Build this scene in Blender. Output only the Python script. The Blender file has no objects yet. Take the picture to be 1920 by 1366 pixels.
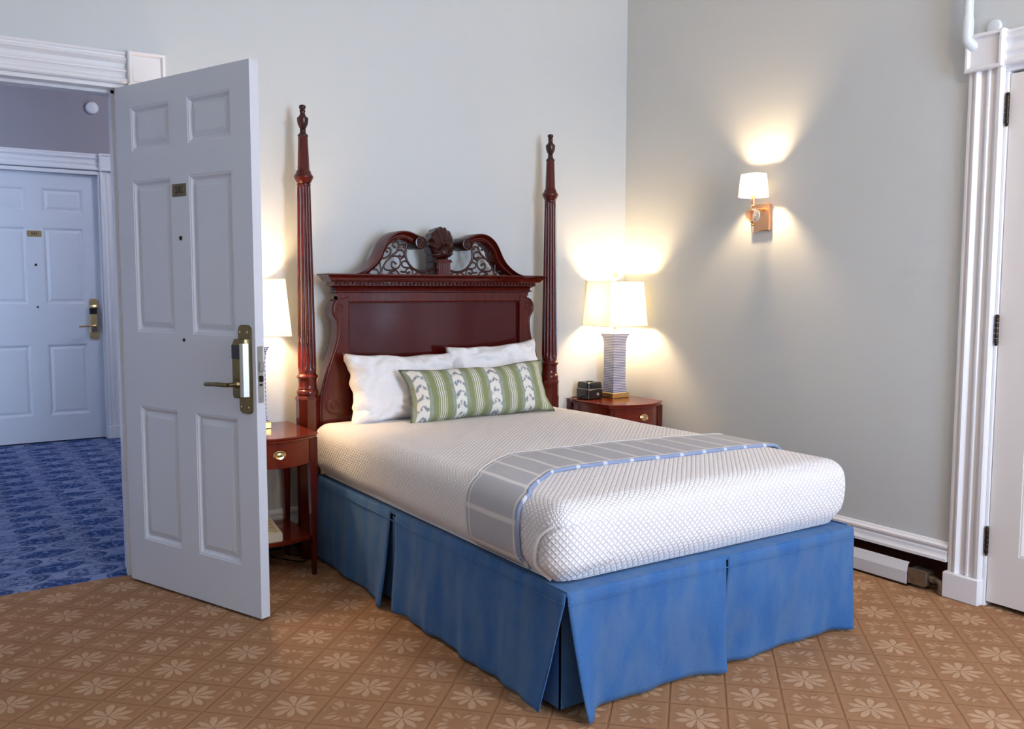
import bpy, math, random
from mathutils import Vector, Matrix, noise
C = bpy.context.scene.collection
S = bpy.context.scene
PI = math.pi
random.seed(7)

# ------------------------------------------------------------------ camera
CAM = (-3.6486, -4.2589, 1.32); YAW = 0.5833; PITCH = 0.08536; ROLL = 0.0013
cd = bpy.data.cameras.new('camera'); cam = bpy.data.objects.new('camera', cd); C.objects.link(cam)
cd.sensor_width = 36; cd.lens = 1666.8 / 1920 * 36; cd.clip_start = 0.05; cd.clip_end = 60
fw = Vector((math.sin(YAW) * math.cos(PITCH), math.cos(YAW) * math.cos(PITCH), -math.sin(PITCH)))
rt = Vector((math.cos(YAW), -math.sin(YAW), 0)); up = rt.cross(fw)
r2 = rt * math.cos(ROLL) + up * math.sin(ROLL); u2 = -rt * math.sin(ROLL) + up * math.cos(ROLL)
M = Matrix((r2, u2, -fw)).transposed().to_4x4(); M.translation = Vector(CAM)
cam.matrix_world = M
S.camera = cam
# ------------------------------------------------------------------ world, exposure
W = bpy.data.worlds.new('world'); S.world = W; W.use_nodes = True
bg = W.node_tree.nodes['Background']
bg.inputs[0].default_value = (0.58, 0.74, 1.0, 1); bg.inputs[1].default_value = 23
S.view_settings.view_transform = 'Standard'; S.view_settings.look = 'None'
S.view_settings.gamma = 1; S.view_settings.exposure = 0.52; S.view_settings.use_curve_mapping = False

def light(name, kind, loc, power, col, size=.05, rot=None, sy=None, portal=False):
    l = bpy.data.lights.new(name, kind); o = bpy.data.objects.new(name, l); C.objects.link(o)
    o.location = loc; l.energy = power; l.color = col
    if kind == 'AREA':
        l.size = size
        if sy: l.shape = 'RECTANGLE'; l.size_y = sy
        if portal: l.cycles.is_portal = True
    else: l.shadow_soft_size = size
    if rot: o.rotation_euler = rot
    return o
# daylight comes only through the window openings; portals help sampling it
WINS = [(-1.75, -0.65)]; RW = (-3.55, -4.65)      # front wall window, right wall window
light('window_portal', 'AREA', (-1.2, -5.83, 1.7), 1, (1, 1, 1), 1.1, (PI / 2, 0, 0), 2.0, True)
light('window_portal', 'AREA', (.18, -4.1, 1.7), 1, (1, 1, 1), 1.1, (PI / 2, 0, PI / 2), 2.0, True)
light('hall_window_portal', 'AREA', (-6.65, .17, 1.7), 1, (1, 1, 1), 2.2, (PI / 2, 0, 0), 2.4, True)
WARM = (1.0, 0.70, 0.40)
light('lamp_bulb', 'POINT', (-.18, -.13, 1.215), 23, WARM, .05)
light('lamp_bulb', 'POINT', (-2.38, -.13, 1.215), 23, WARM, .05)
light('sconce_bulb', 'POINT', (-.10, -1.115, 1.845), 13, WARM, .018)
light('room_fill', 'POINT', (-1.5, -4.4, 3.0), 52, (1, .74, .50), .18)  # unseen warm fill light added behind the camera, no fixture modelled
light('hall_fill', 'POINT', (-1.2, 2.6, 2.9), 36, (.84, .84, 1.0), .15)  # unseen fill added to brighten the hall, hidden right of the doorway

# ------------------------------------------------------------------ node helpers
class V:
    def __init__(s, nt, sock): s.nt = nt; s.s = sock
    def _m(s, op, *a):
        n = s.nt.nodes.new('ShaderNodeMath'); n.operation = op
        for i, x in enumerate((s,) + a):
            if isinstance(x, V): s.nt.links.new(x.s, n.inputs[i])
            else: n.inputs[i].default_value = x
        return V(s.nt, n.outputs[0])
    def __add__(s, o): return s._m('ADD', o)
    def __sub__(s, o): return s._m('SUBTRACT', o)
    def __mul__(s, o): return s._m('MULTIPLY', o)
    def __truediv__(s, o): return s._m('DIVIDE', o)
    def f(s, op, *a): return s._m(op, *a)
    def abs(s): return s._m('ABSOLUTE')
    def sin(s): return s._m('SINE')
    def lt(s, o, w=.02):   # soft less-than: 1 below o
        return (V.const(s.nt, o) - s if not isinstance(o, V) else o - s)._m('DIVIDE', w)._m('ADD', .5)._m('MAXIMUM', 0.0)._m('MINIMUM', 1.0)
    def gt(s, o, w=.02):
        return (s - o)._m('DIVIDE', w)._m('ADD', .5)._m('MAXIMUM', 0.0)._m('MINIMUM', 1.0)
    @staticmethod
    def const(nt, x):
        n = nt.nodes.new('ShaderNodeValue'); n.outputs[0].default_value = x; return V(nt, n.outputs[0])

class Mat:
    def __init__(s, name, col=(.5, .5, .5), rough=.5, **kw):
        s.m = bpy.data.materials.new(name); s.m.use_nodes = True; s.nt = s.m.node_tree
        s.b = s.nt.nodes['Principled BSDF']; s.set(col=col, Roughness=rough, **kw)
    def set(s, col=None, **kw):
        if col is not None: s.put('Base Color', col)
        for k, v in kw.items(): s.put(k.replace('_', ' '), v)
    def put(s, k, v):
        i = s.b.inputs[k]
        if isinstance(v, V): s.nt.links.new(v.s, i)
        elif isinstance(v, (tuple, list)) and len(v) == 3: i.default_value = (*v, 1)
        else: i.default_value = v
    def coord(s, kind='Object'):
        n = s.nt.nodes.new('ShaderNodeTexCoord'); return V(s.nt, n.outputs[kind])
    def xyz(s, kind='Object'):
        n = s.nt.nodes.new('ShaderNodeSeparateXYZ'); s.nt.links.new(s.coord(kind).s, n.inputs[0])
        return [V(s.nt, o) for o in n.outputs]
    def noise(s, scale, detail=3, kind='Object', stretch=None, rough=.5):
        n = s.nt.nodes.new('ShaderNodeTexNoise'); n.inputs['Scale'].default_value = scale
        n.inputs['Detail'].default_value = detail; n.inputs['Roughness'].default_value = rough
        c = s.coord(kind)
        if stretch:
            mp = s.nt.nodes.new('ShaderNodeMapping'); mp.inputs['Scale'].default_value = stretch
            s.nt.links.new(c.s, mp.inputs[0]); c = V(s.nt, mp.outputs[0])
        s.nt.links.new(c.s, n.inputs['Vector']); return V(s.nt, n.outputs[0])
    def voronoi(s, scale, feature='F1', kind='Object', stretch=None):
        n = s.nt.nodes.new('ShaderNodeTexVoronoi'); n.feature = feature; n.inputs['Scale'].default_value = scale
        s.nt.links.new(s.coord(kind).s, n.inputs['Vector']); return V(s.nt, n.outputs[0])
    def mix(s, f, a, b):
        n = s.nt.nodes.new('ShaderNodeMix'); n.data_type = 'RGBA'
        for i, x in ((0, f), (6, a), (7, b)):
            if isinstance(x, V): s.nt.links.new(x.s, n.inputs[i])
            elif i == 0: n.inputs[i].default_value = x
            else: n.inputs[i].default_value = (*x, 1)
        return V(s.nt, n.outputs[2])
    def bump(s, h, strength=.3, dist=.01):
        n = s.nt.nodes.new('ShaderNodeBump'); n.inputs['Strength'].default_value = strength
        n.inputs['Distance'].default_value = dist
        s.nt.links.new(h.s, n.inputs['Height']); s.nt.links.new(n.outputs[0], s.b.inputs['Normal'])

# ------------------------------------------------------------------ materials
def plain(name, col, rough=.5, var=.06, sc=6, bump=0, bsc=200, **kw):
    m = Mat(name, col, rough, **kw)
    k = m.noise(sc, 3)
    m.put('Base Color', m.mix(k, tuple(c * (1 - var) for c in col), tuple(min(1, c * (1 + var)) for c in col)))
    if bump: m.bump(m.noise(bsc, 2), bump, .002)
    return m.m
def wallmat(name, col):
    m = Mat(name, col, .55)
    k = m.noise(1.1, 3); f = m.noise(90, 4, stretch=(1, 1, 3))
    m.put('Base Color', m.mix(k, tuple(c * .965 for c in col), tuple(c * 1.02 for c in col)))
    m.bump(f * .6 + m.noise(7, 2, stretch=(1, 1, .25)) * 2.0, .25, .004)
    return m.m
WALL = wallmat('wallpaper_paint', (.59, .613, .603))
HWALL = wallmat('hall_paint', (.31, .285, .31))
CEIL = plain('ceiling_white', (.7, .7, .7), .8)
TRIM = plain('gloss_white_paint', (.80, .79, .80), .28, .02, 3, .05, 60)
DOORP = plain('door_paint', (.64, .655, .70), .42, .015, 2, .06, 80)
def woodmat(name, a, b, rough=.16, st=(6, 6, .7)):
    m = Mat(name, a, rough)
    k = m.noise(9, 5, stretch=st, rough=.65)
    m.put('Base Color', m.mix(k.f('POWER', 1.3), a, b))
    m.put('Coat Weight', .2); m.put('Coat Roughness', .08); m.put('Specular IOR Level', .38)
    return m.m
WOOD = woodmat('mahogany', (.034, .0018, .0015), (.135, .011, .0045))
WOODX = woodmat('mahogany_panel', (.050, .0014, .0014), (.062, .0020, .0017), .14, (.7, 2, 2))
WOODT = woodmat('nightstand_wood', (.085, .007, .003), (.20, .022, .008), .12, (.7, .9, 7))
DARKW = woodmat('carved_dark_wood', (.014, .002, .0015), (.060, .007, .004), .3)
BRASS = plain('aged_brass', (.20, .155, .075), .34, .2, 30, Metallic=1.0)
BRASSL = plain('bright_brass', (.80, .60, .30), .2, .1, 30, Metallic=1.0)
STEEL = plain('satin_steel', (.45, .44, .40), .38, .05, Metallic=1.0)
BLACK = plain('black_plastic', (.006, .006, .007), .22)
IRON = plain('dark_bronze', (.05, .035, .025), .4, .3, 40, Metallic=1.0)
RUST = plain('old_pipe_metal', (.26, .20, .15), .42, .5, 40, .3, 90, Metallic=.8)
GOLD = plain('gold_leaf', (.72, .48, .18), .32, .15, 40, Metallic=.9)
CREAMP = plain('cream_plastic', (.62, .55, .42), .4)
KEYM = plain('tan_key_plastic', (.50, .36, .18), .4)
RECESS = plain('recess_red_brown', (.11, .028, .018), .7, .4, 12)
HEATER = plain('heater_enamel', (.66, .66, .68), .35, .03)
PIPEW = plain('painted_pipe', (.66, .70, .72), .35, .04)
LINEN = plain('white_linen', (.82, .80, .79), .8, .02, 5, .15, 240)
SHEETM = plain('white_sheet', (.8, .8, .8), .8)
FOAM = plain('mattress_ticking', (.7, .68, .66), .9)

def carpet_tan():
    m = Mat('tan_floral_carpet', rough=.95); m.set(Specular_IOR_Level=.1)
    x, y, z = m.xyz()
    P = .2525
    wx = m.noise(9, 2) * .02 - .01
    px = (x + .455) / P + wx; py = (y + 2.12) / P + wx
    a = px + py; b = px - py
    ra = a.f('ROUND'); rb = b.f('ROUND'); fa = a - ra; fb = b - rb
    par = ((ra + rb).abs() * .5).f('FRACT').gt(.25, .1)     # 1 for the leaf cluster cells
    lx = (fa + fb) * .5; ly = (fa - fb) * .5
    r = (lx * lx + ly * ly).f('SQRT'); th = ly.f('ARCTAN2', lx)
    n1 = m.noise(22, 4)
    pet = (th * 4.5 + .3).f('COSINE').abs()
    petA = r.lt(pet.f('POWER', .6) * .25 + .04 + (n1 - .5) * .22, .035) * pet.gt(.36, .16) * r.gt(.02, .02) * n1.gt(.30, .12)
    pet2 = (th * 6.0).f('COSINE').abs(); lobe = (th * 2.0).f('COSINE').abs()
    petB = r.gt(.15 + 0.0, .05) * r.lt(lobe * .15 + .15 + (n1 - .5) * .25, .035) * pet2.gt(.42, .2) * n1.gt(.36, .14)
    darkA = r.lt(pet * .2 + .17, .06)
    mx = fa.abs().f('MAXIMUM', fb.abs())
    line = mx.gt(.478, .02); strap = mx.gt(.405, .02) * mx.lt(.46, .02)
    fine = m.noise(420, 2); big = m.noise(3, 3)
    base = m.mix(big, (.34, .175, .088), (.40, .215, .112))
    c = m.mix(darkA * .22, base, (.29, .15, .07))
    isA = V.const(m.nt, 1.0) - par
    c = m.mix(strap * .14, c, (.50, .31, .16))
    c = m.mix((petA * isA + petB * par * .8).f('MINIMUM', 1.0) * .62, c, (.66, .45, .29))
    c = m.mix(line * .4, c, (.24, .11, .055))
    c = m.mix(m.noise(60, 3).gt(.5, .3) * .22, c, (.27, .14, .07))
    c = m.mix((fine - .5).abs() * 1.6, c, (.20, .105, .05))
    m.put('Base Color', c)
    m.bump((petA * isA + petB * par) * .5 - line * .8 + fine * .6 - darkA * .15, .6, .006)
    return m.m
def carpet_blue():
    m = Mat('blue_leaf_carpet', rough=.95); m.set(Specular_IOR_Level=.1)
    x, y, z = m.xyz()
    P = .30
    w = m.noise(7, 3) * .30
    px = x / P + w; py = y / (P * .9) + w
    a = px + py; b = px - py
    fa = a - a.f('ROUND'); fb = b - b.f('ROUND')
    par = ((a.f('ROUND') + b.f('ROUND')).abs() * .5).f('FRACT').gt(.25, .1)
    lx = (fa + fb) * .5; ly = (fa - fb) * .5
    r = (lx * lx * .8 + ly * ly * 1.5).f('SQRT')
    ln = m.noise(38, 3)
    inner = r.lt(.27, .02) * ln.gt(.47, .06)
    ring = r.gt(.29, .015) * r.lt(.335, .015)
    r3 = ((lx - .27) * (lx - .27) + ly * ly * 1.3).f('SQRT'); r4 = ((lx - .23) * (lx - .23) + ly * ly * 1.3).f('SQRT')
    moon = r3.lt(.13, .02); moong = r4.gt(.07, .02) * r4.lt(.095, .02)
    tend = (m.noise(11, 2) - .5).abs().lt(.022, .012)
    dark = (inner * (par * .6 + .4) + ring * .8 + moon * .8 + tend * .6).f('MINIMUM', 1.0) * (V.const(m.nt, 1.0) - moong * .6)
    c = m.mix(m.noise(4, 2), (.17, .24, .46), (.31, .35, .52))
    c = m.mix(r.lt(.28, .02) * par * .55, c, (.05, .13, .36))
    c = m.mix(dark * .85, c, (.010, .035, .14))
    c = m.mix((m.noise(380, 2) - .5).abs() * 1.2, c, (.02, .05, .16))
    m.put('Base Color', c); m.bump(m.noise(300, 2) - dark * .5, .5, .005)
    return m.m
def skirt_mat():
    m = Mat('blue_brushed_fabric', rough=.85)
    k = m.noise(5, 4); f = m.noise(260, 3)
    c = m.mix(k, (.015, .080, .250), (.040, .145, .360))
    c = m.mix((f - .5).abs() * 2.0, c, (.11, .20, .34))
    c = m.mix(m.noise(14, 3, stretch=(1, 1, .35)).gt(.52, .25) * .35, c, (.13, .20, .29))
    m.put('Base Color', c); m.set(Sheen_Weight=.15, Sheen_Roughness=.5, Specular_IOR_Level=.15)
    m.b.inputs['Sheen Tint'].default_value = (.6, .75, .9, 1)
    m.bump(f + m.noise(30, 3) * 1.5, .3, .004)
    return m.m
def quilt_mat():
    m = Mat('white_matelasse', (.80, .775, .77), .8)
    n = m.nt.nodes.new('ShaderNodeUVMap'); n.uv_map = 'quilt'
    sp = m.nt.nodes.new('ShaderNodeSeparateXYZ'); m.nt.links.new(n.outputs[0], sp.inputs[0])
    u, v = V(m.nt, sp.outputs[0]), V(m.nt, sp.outputs[1])
    k = PI / .0160
    a = ((u + v) * (k * .7)).sin().abs(); b = ((u - v) * (k * .7)).sin().abs()
    h = (a.f('MINIMUM', b)).f('POWER', .5)
    m.put('Base Color', m.mix(h, (.70, .67, .655), (.84, .81, .80)))
    m.bump(h + m.noise(150, 2) * .15, .75, .0045); m.set(Specular_IOR_Level=.2)
    return m.m
def throw_mat():
    m = Mat('grey_plaid_throw', rough=.9)
    n = m.nt.nodes.new('ShaderNodeUVMap'); n.uv_map = 'quilt'
    sp = m.nt.nodes.new('ShaderNodeSeparateXYZ'); m.nt.links.new(n.outputs[0], sp.inputs[0])
    u, v = V(m.nt, sp.outputs[0]), V(m.nt, sp.outputs[1])
    fu = ((u / .118 + .55).f('FRACT') - .5).abs()
    st = fu.lt(.07, .05)
    st2 = (v - .93).abs().lt(.012, .01) + (v - .05).abs().lt(.012, .01)
    tw = ((u + v * .33) * 1900.0).sin() * .5 + .5
    c = m.mix(m.noise(8, 3), (.37, .375, .405), (.44, .43, .44))
    c = m.mix(tw * .3, c, (.60, .62, .66))
    c = m.mix((st + st2).f('MINIMUM', 1.0) * .85, c, (.72, .69, .66))
    m.put('Base Color', c); m.bump(tw + m.noise(300, 2), .3, .002)
    return m.m
def throw_edge_mat():
    m = Mat('blue_throw_edge', rough=.9)
    x, y, z = m.xyz()
    fu = ((x / .118 + .2).f('FRACT') - .5).abs()
    tw = ((x + y + z) * 900.0).sin() * .5 + .5
    c = m.mix(tw, (.15, .21, .36), (.34, .40, .54))
    c = m.mix(fu.lt(.07, .03) * .8, c, (.7, .7, .72))
    m.put('Base Color', c); return m.m
def bolster_mat():
    m = Mat('green_ikat_stripe', rough=.85)
    x, y, z = m.xyz('UV')
    wob = m.noise(9, 3, 'UV', (2, 14, 1)) * .022 - .011
    u = x + wob * .25
    p = ((u + .065) / .25).f('FRACT')      # ikat centre at .5
    d = (p - .5).abs()
    ik = d.lt(.15, .03)
    chev = (((p - .5).abs() * 2.6 + y * 15.0 + m.noise(5, 2, 'UV', (6, 6, 1)) * .5).f('FRACT') - .5).abs()
    blob = chev.lt(.18, .12) * ik * m.noise(34, 2, 'UV', (2, 1, 1)).gt(.46, .08)
    flank = (d - .205).abs().lt(.035, .03) * m.noise(18, 3, 'UV', (3, 1, 1)).gt(.42, .15)
    q = ((u + .065 + .125) / .25).f('FRACT') - .5
    s3 = (q.abs().lt(.015, .008) + (q.abs() - .055).abs().lt(.014, .008))
    s3b = (q.abs() - .105).abs().lt(.008, .006)
    g = m.mix(m.noise(3, 3), (.20, .225, .095), (.265, .285, .135))
    c = m.mix(flank * .8, g, (.30, .36, .33))
    c = m.mix(ik, c, (.74, .71, .64)); c = m.mix(blob * .9, c, (.17, .20, .23))
    c = m.mix((s3 + s3b * .6).f('MINIMUM', 1.0) * .9, c, (.72, .70, .62))
    m.put('Base Color', c); m.bump(m.noise(260, 2), .25, .002)
    return m.m
def vase_mat():
    m = Mat('blue_white_porcelain', rough=.12)
    x, y, z = m.xyz('UV')
    row = (z * 0 + y) / .0098; rr = row.f('FLOOR'); fy = row - rr
    off = (rr * .5).f('FRACT')
    fx = (x / .0092 + off).f('FRACT') - .5
    tri = (fx.abs() * 2.0).lt(fy * 1.3 - .02, .12) * fy.gt(.10, .1)
    c = m.mix(tri, (.74, .75, .78), (.035, .055, .19))
    m.put('Base Color', c); m.set(Coat_Weight=.5); return m.m
def shade_mat(name, col):
    m = bpy.data.materials.new(name); m.use_nodes = True; nt = m.node_tree
    nt.nodes.clear(); o = nt.nodes.new('ShaderNodeOutputMaterial')
    t = nt.nodes.new('ShaderNodeBsdfTranslucent'); d = nt.nodes.new('ShaderNodeBsdfDiffuse'); mx = nt.nodes.new('ShaderNodeMixShader')
    t.inputs[0].default_value = (*col, 1); d.inputs[0].default_value = (.85, .8, .7, 1); mx.inputs[0].default_value = .10
    nt.links.new(d.outputs[0], mx.inputs[1]); nt.links.new(t.outputs[0], mx.inputs[2]); nt.links.new(mx.outputs[0], o.inputs[0])
    w = nt.nodes.new('ShaderNodeTexNoise'); w.inputs['Scale'].default_value = 300
    bp = nt.nodes.new('ShaderNodeBump'); bp.inputs['Strength'].default_value = .1; bp.inputs['Distance'].default_value = .001
    nt.links.new(w.outputs[0], bp.inputs['Height']); nt.links.new(bp.outputs[0], d.inputs['Normal'])
    return m
def glass_mat(name, thin=True, col=(1, 1, 1)):
    m = bpy.data.materials.new(name); m.use_nodes = True; nt = m.node_tree
    if not thin:
        b = nt.nodes['Principled BSDF']; b.inputs['Transmission Weight'].default_value = 1; b.inputs['Roughness'].default_value = .02
        b.inputs['Base Color'].default_value = (*col, 1); b.inputs['IOR'].default_value = 1.48; return m
    nt.nodes.clear(); o = nt.nodes.new('ShaderNodeOutputMaterial')
    t = nt.nodes.new('ShaderNodeBsdfTransparent'); g = nt.nodes.new('ShaderNodeBsdfGlossy'); g.inputs['Roughness'].default_value = .02
    fr = nt.nodes.new('ShaderNodeFresnel'); mx = nt.nodes.new('ShaderNodeMixShader')
    nt.links.new(fr.outputs[0], mx.inputs[0]); nt.links.new(t.outputs[0], mx.inputs[1]); nt.links.new(g.outputs[0], mx.inputs[2])
    nt.links.new(mx.outputs[0], o.inputs[0]); return m
TAN = carpet_tan(); BLUEC = carpet_blue(); SKIRT = skirt_mat(); QUILT = quilt_mat(); THROW = throw_mat(); THEDGE = throw_edge_mat()
BOLST = bolster_mat(); VASE = vase_mat(); SHADE = shade_mat('lamp_shade_linen', (1, .95, .70)); SHADEW = shade_mat('sconce_shade_linen', (1, .97, .90))
PANE = glass_mat('window_glass'); CRYS = glass_mat('crystal', False, (1, .93, .88))

# ------------------------------------------------------------------ mesh builder
class MB:
    def __init__(s): s.v = []; s.f = []; s.uv = {}
    def add(s, vs, fs):
        k = len(s.v); s.v += [tuple(p) for p in vs]; s.f += [tuple(i + k for i in f) for f in fs]; return s
    def box(s, a, b, ch=0):
        x0, y0, z0 = [min(p, q) for p, q in zip(a, b)]; x1, y1, z1 = [max(p, q) for p, q in zip(a, b)]
        if not ch:
            vs = [(x, y, z) for z in (z0, z1) for x, y in ((x0, y0), (x1, y0), (x1, y1), (x0, y1))]
            return s.add(vs, [(3, 2, 1, 0), (4, 5, 6, 7), (0, 1, 5, 4), (1, 2, 6, 5), (2, 3, 7, 6), (3, 0, 4, 7)])
        c = min(ch, (x1 - x0) / 2.01, (y1 - y0) / 2.01, (z1 - z0) / 2.01)
        def ring(i, z): return [(x0 + c + i, y0 + i, z), (x1 - c - i, y0 + i, z), (x1 - i, y0 + c + i, z), (x1 - i, y1 - c - i, z), (x1 - c - i, y1 - i, z), (x0 + c + i, y1 - i, z), (x0 + i, y1 - c - i, z), (x0 + i, y0 + c + i, z)]
        def rr(ins, z):
            cc = c if ins == 0 else 1e-4
            X0, X1, Y0, Y1 = x0 + ins, x1 - ins, y0 + ins, y1 - ins
            return [(X0 + cc, Y0, z), (X1 - cc, Y0, z), (X1, Y0 + cc, z), (X1, Y1 - cc, z), (X1 - cc, Y1, z), (X0 + cc, Y1, z), (X0, Y1 - cc, z), (X0, Y0 + cc, z)]
        return s.loft([rr(c, z0), rr(0, z0 + c), rr(0, z1 - c), rr(c, z1)], caps=True)
    def loft(s, rings, closed=True, caps=False):
        n = len(rings[0]); k = len(s.v)
        for r in rings: s.v += [tuple(p) for p in r]
        for i in range(len(rings) - 1):
            for j in range(n if closed else n - 1):
                a = k + i * n + j; b = k + i * n + (j + 1) % n
                s.f.append((a, b, b + n, a + n))
        if caps: s.f.append(tuple(k + j for j in reversed(range(n)))); s.f.append(tuple(k + (len(rings) - 1) * n + j for j in range(n)))
        return s
    def lathe(s, prof, n=32, c=(0, 0, 0), axis='z', rfun=None, caps=True):
        rings = []
        for r, h in prof:
            ring = []
            for j in range(n):
                t = 2 * PI * j / n; q = r * (rfun(t, h) if rfun else 1)
                a, b = q * math.cos(t), q * math.sin(t)
                ring.append({'z': (c[0] + a, c[1] + b, c[2] + h), 'y': (c[0] + b, c[1] + h, c[2] + a), 'x': (c[0] + h, c[1] + a, c[2] + b)}[axis])
            rings.append(ring)
        return s.loft(rings, True, caps)
    def tube(s, pts, r, n=8, closed=False, sq=1.0, caps=True):
        pts = [Vector(p) for p in pts]; m = len(pts); rings = []; prev = None
        for i, p in enumerate(pts):
            t = (pts[(i + 1) % m] - pts[i - 1]) if closed else (pts[min(i + 1, m - 1)] - pts[max(i - 1, 0)])
            t.normalize()
            if prev is None:
                a = Vector((0, 0, 1)) if abs(t.z) < .9 else Vector((1, 0, 0)); nn = t.cross(a).normalized()
            else: nn = (prev - t * prev.dot(t)).normalized()
            prev = nn; bb = t.cross(nn); rad = r[i] if isinstance(r, list) else r
            rings.append([p + (nn * math.cos(2 * PI * j / n) + bb * math.sin(2 * PI * j / n) * sq) * rad for j in range(n)])
        if closed: rings.append(rings[0])
        return s.loft(rings, True, caps and not closed)
    def prism(s, out, a0, a1, axis='y', ch=0):
        # out: list of 2D points; axis = extrusion axis
        def P(p, h): return {'y': (p[0], h, p[1]), 'z': (p[0], p[1], h), 'x': (h, p[0], p[1])}[axis]
        if not ch: return s.loft([[P(p, a0) for p in out], [P(p, a1) for p in out]], True, True)
        n = len(out); ins = []
        cx = [Vector(p) for p in out]
        ar = sum(cx[i].x * cx[(i + 1) % n].y - cx[(i + 1) % n].x * cx[i].y for i in range(n)); sg = 1 if ar > 0 else -1
        for i in range(n):
            d = (cx[(i + 1) % n] - cx[i - 1]).normalized(); ins.append(cx[i] + Vector((-d.y, d.x)) * ch * sg)
        e = ch if a1 > a0 else -ch
        return s.loft([[P(p, a0) for p in out], [P(p, a1 - e) for p in out], [P(p, a1) for p in ins]], True, True)
    def sweep(s, path, prof, U, closed=False, caps=True):
        # planar path (3D), profile (out, height) ; out = U x tangent side
        path = [Vector(p) for p in path]; U = Vector(U); m = len(path); rings = []
        for i, p in enumerate(path):
            d0 = (p - path[i - 1]).normalized() if (closed or i > 0) else None
            d1 = (path[(i + 1) % m] - p).normalized() if (closed or i < m - 1) else None
            d0 = d0 or d1; d1 = d1 or d0
            n0 = d0.cross(U); n1 = d1.cross(U); mm = n0 + n1; mm.normalize(); k = 1 / max(.3, mm.dot(n0))
            rings.append([p + mm * (o * k) + U * h for o, h in prof])
        if closed: rings.append(rings[0])
        return s.loft(rings, True, caps and not closed)
    def build(s, name, mat, parent=None, smooth=35, kind=None):
        me = bpy.data.meshes.new(name); me.from_pydata(s.v, [], s.f); me.validate(); me.update()
        import bmesh
        bm = bmesh.new(); bm.from_mesh(me); bmesh.ops.recalc_face_normals(bm, faces=bm.faces); bm.to_mesh(me); bm.free()
        me.materials.append(mat)
        if smooth:
            me.polygons.foreach_set('use_smooth', [True] * len(me.polygons)); me.set_sharp_from_angle(angle=math.radians(smooth))
        o = bpy.data.objects.new(name, me); C.objects.link(o)
        if parent: o.parent = parent
        if kind: o['kind'] = kind
        return o
def tag(o, label=None, cat=None, group=None):
    if label: o['label'] = label
    if cat: o['category'] = cat
    if group: o['group'] = group
    return o
def thing(name, label, cat, loc=(0, 0, 0), rz=0, group=None):
    o = bpy.data.objects.new(name, None); C.objects.link(o); o.location = loc; o.rotation_euler = (0, 0, rz)
    return tag(o, label, cat, group)
def struct(name, loc=(0, 0, 0), rz=0):
    o = bpy.data.objects.new(name, None); C.objects.link(o); o.location = loc; o.rotation_euler = (0, 0, rz); o['kind'] = 'structure'; return o
def grid(nu, nv, fn, uvfn=None):
    v = [fn(i / nu, j / nv) for j in range(nv + 1) for i in range(nu + 1)]
    f = [(j * (nu + 1) + i, j * (nu + 1) + i + 1, (j + 1) * (nu + 1) + i + 1, (j + 1) * (nu + 1) + i) for j in range(nv) for i in range(nu)]
    return v, f
def smoothpath(p, k=4, closed=False):
    p = [Vector(q) for q in p]; n = len(p); out = []
    for i in range(n if closed else n - 1):
        a, b, c, d = (p[(i - 1) % n], p[i], p[(i + 1) % n], p[(i + 2) % n]) if closed else (p[max(i - 1, 0)], p[i], p[i + 1], p[min(i + 2, n - 1)])
        for j in range(k):
            t = j / k
            out.append(.5 * ((2 * b) + (c - a) * t + (2 * a - 5 * b + 4 * c - d) * t * t + (3 * b - a - 3 * c + d) * t ** 3))
    if not closed: out.append(p[-1])
    return out
def text(body, size, mat, parent, loc, rot=(PI / 2, 0, 0), name='lettering', depth=.0006, sx=1):
    cu = bpy.data.curves.new(name, 'FONT'); cu.body = body; cu.size = size; cu.extrude = depth; cu.align_x = 'CENTER'; cu.align_y = 'CENTER';
    t = bpy.data.objects.new(name, cu); C.objects.link(t)
    me = bpy.data.meshes.new_from_object(t.evaluated_get(bpy.context.evaluated_depsgraph_get()))
    bpy.data.objects.remove(t); me.materials.clear(); me.materials.append(mat)
    o = bpy.data.objects.new(name, me); C.objects.link(o); o.parent = parent; o.location = loc; o.rotation_euler = rot; o.scale = (sx, 1, 1)
    return o
def wn(x, y, z=0, s=1): return noise.noise(Vector((x * s, y * s, z * s)))

# ================================================================== STRUCTURE
H = 3.45; X0, Y0 = -5.2, -5.8; HY = 4.167; HX0, HX1 = -8.2, 1.2
OX0, OX1, OZ = -3.80, -2.905, 2.19      # doorway opening
DY0, DY1, DZ = -2.325, -3.12, 2.18      # closet door opening on the right wall
fl = MB(); fl.box((X0 - .2, Y0 - .2, -.12), (.25, .062, 0)); fl.build('floor', TAN, kind='structure', smooth=0)
fh = MB(); fh.box((HX0, .062, -.12), (HX1, HY + .2, 0)); fh.build('floor', BLUEC, kind='structure', smooth=0)
MB().box((X0 - .2, Y0 - .2, H), (.25, .2, H + .1)).box((HX0, .2, 3.3), (HX1, HY + .2, 3.4)).build('ceiling', CEIL, kind='structure', smooth=0)
w = MB()
w.box((X0 - .2, 0, 0), (OX0, .2, H)).box((OX0, 0, OZ), (OX1, .2, H)).box((OX1, 0, 0), (-2.69, .2, .16)).box((OX1, 0, .16), (.25, .2, H))
wb = w.build('wall_back', WALL, kind='structure', smooth=0)
MB().box((-2.69, .11, 0), (.12, .199, .16)).build('recess_backing', RECESS, wb, 0)
w = MB()
w.box((0, .0, .16), (.15, -2.165, H)).box((0, -2.165, 0), (.15, DY0 - .0, H)).box((0, DY0, DZ + .01), (.15, DY1, H)).box((0, DY1, 0), (.15, RW[0], H)).box((0, RW[1], 0), (.15, Y0 - .2, H)).box((0, RW[0], 0), (.15, RW[1], .7)).box((0, RW[0], 2.7), (.15, RW[1], H)).box((.13, DY0, 0), (.15, DY1, DZ + .02))
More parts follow.
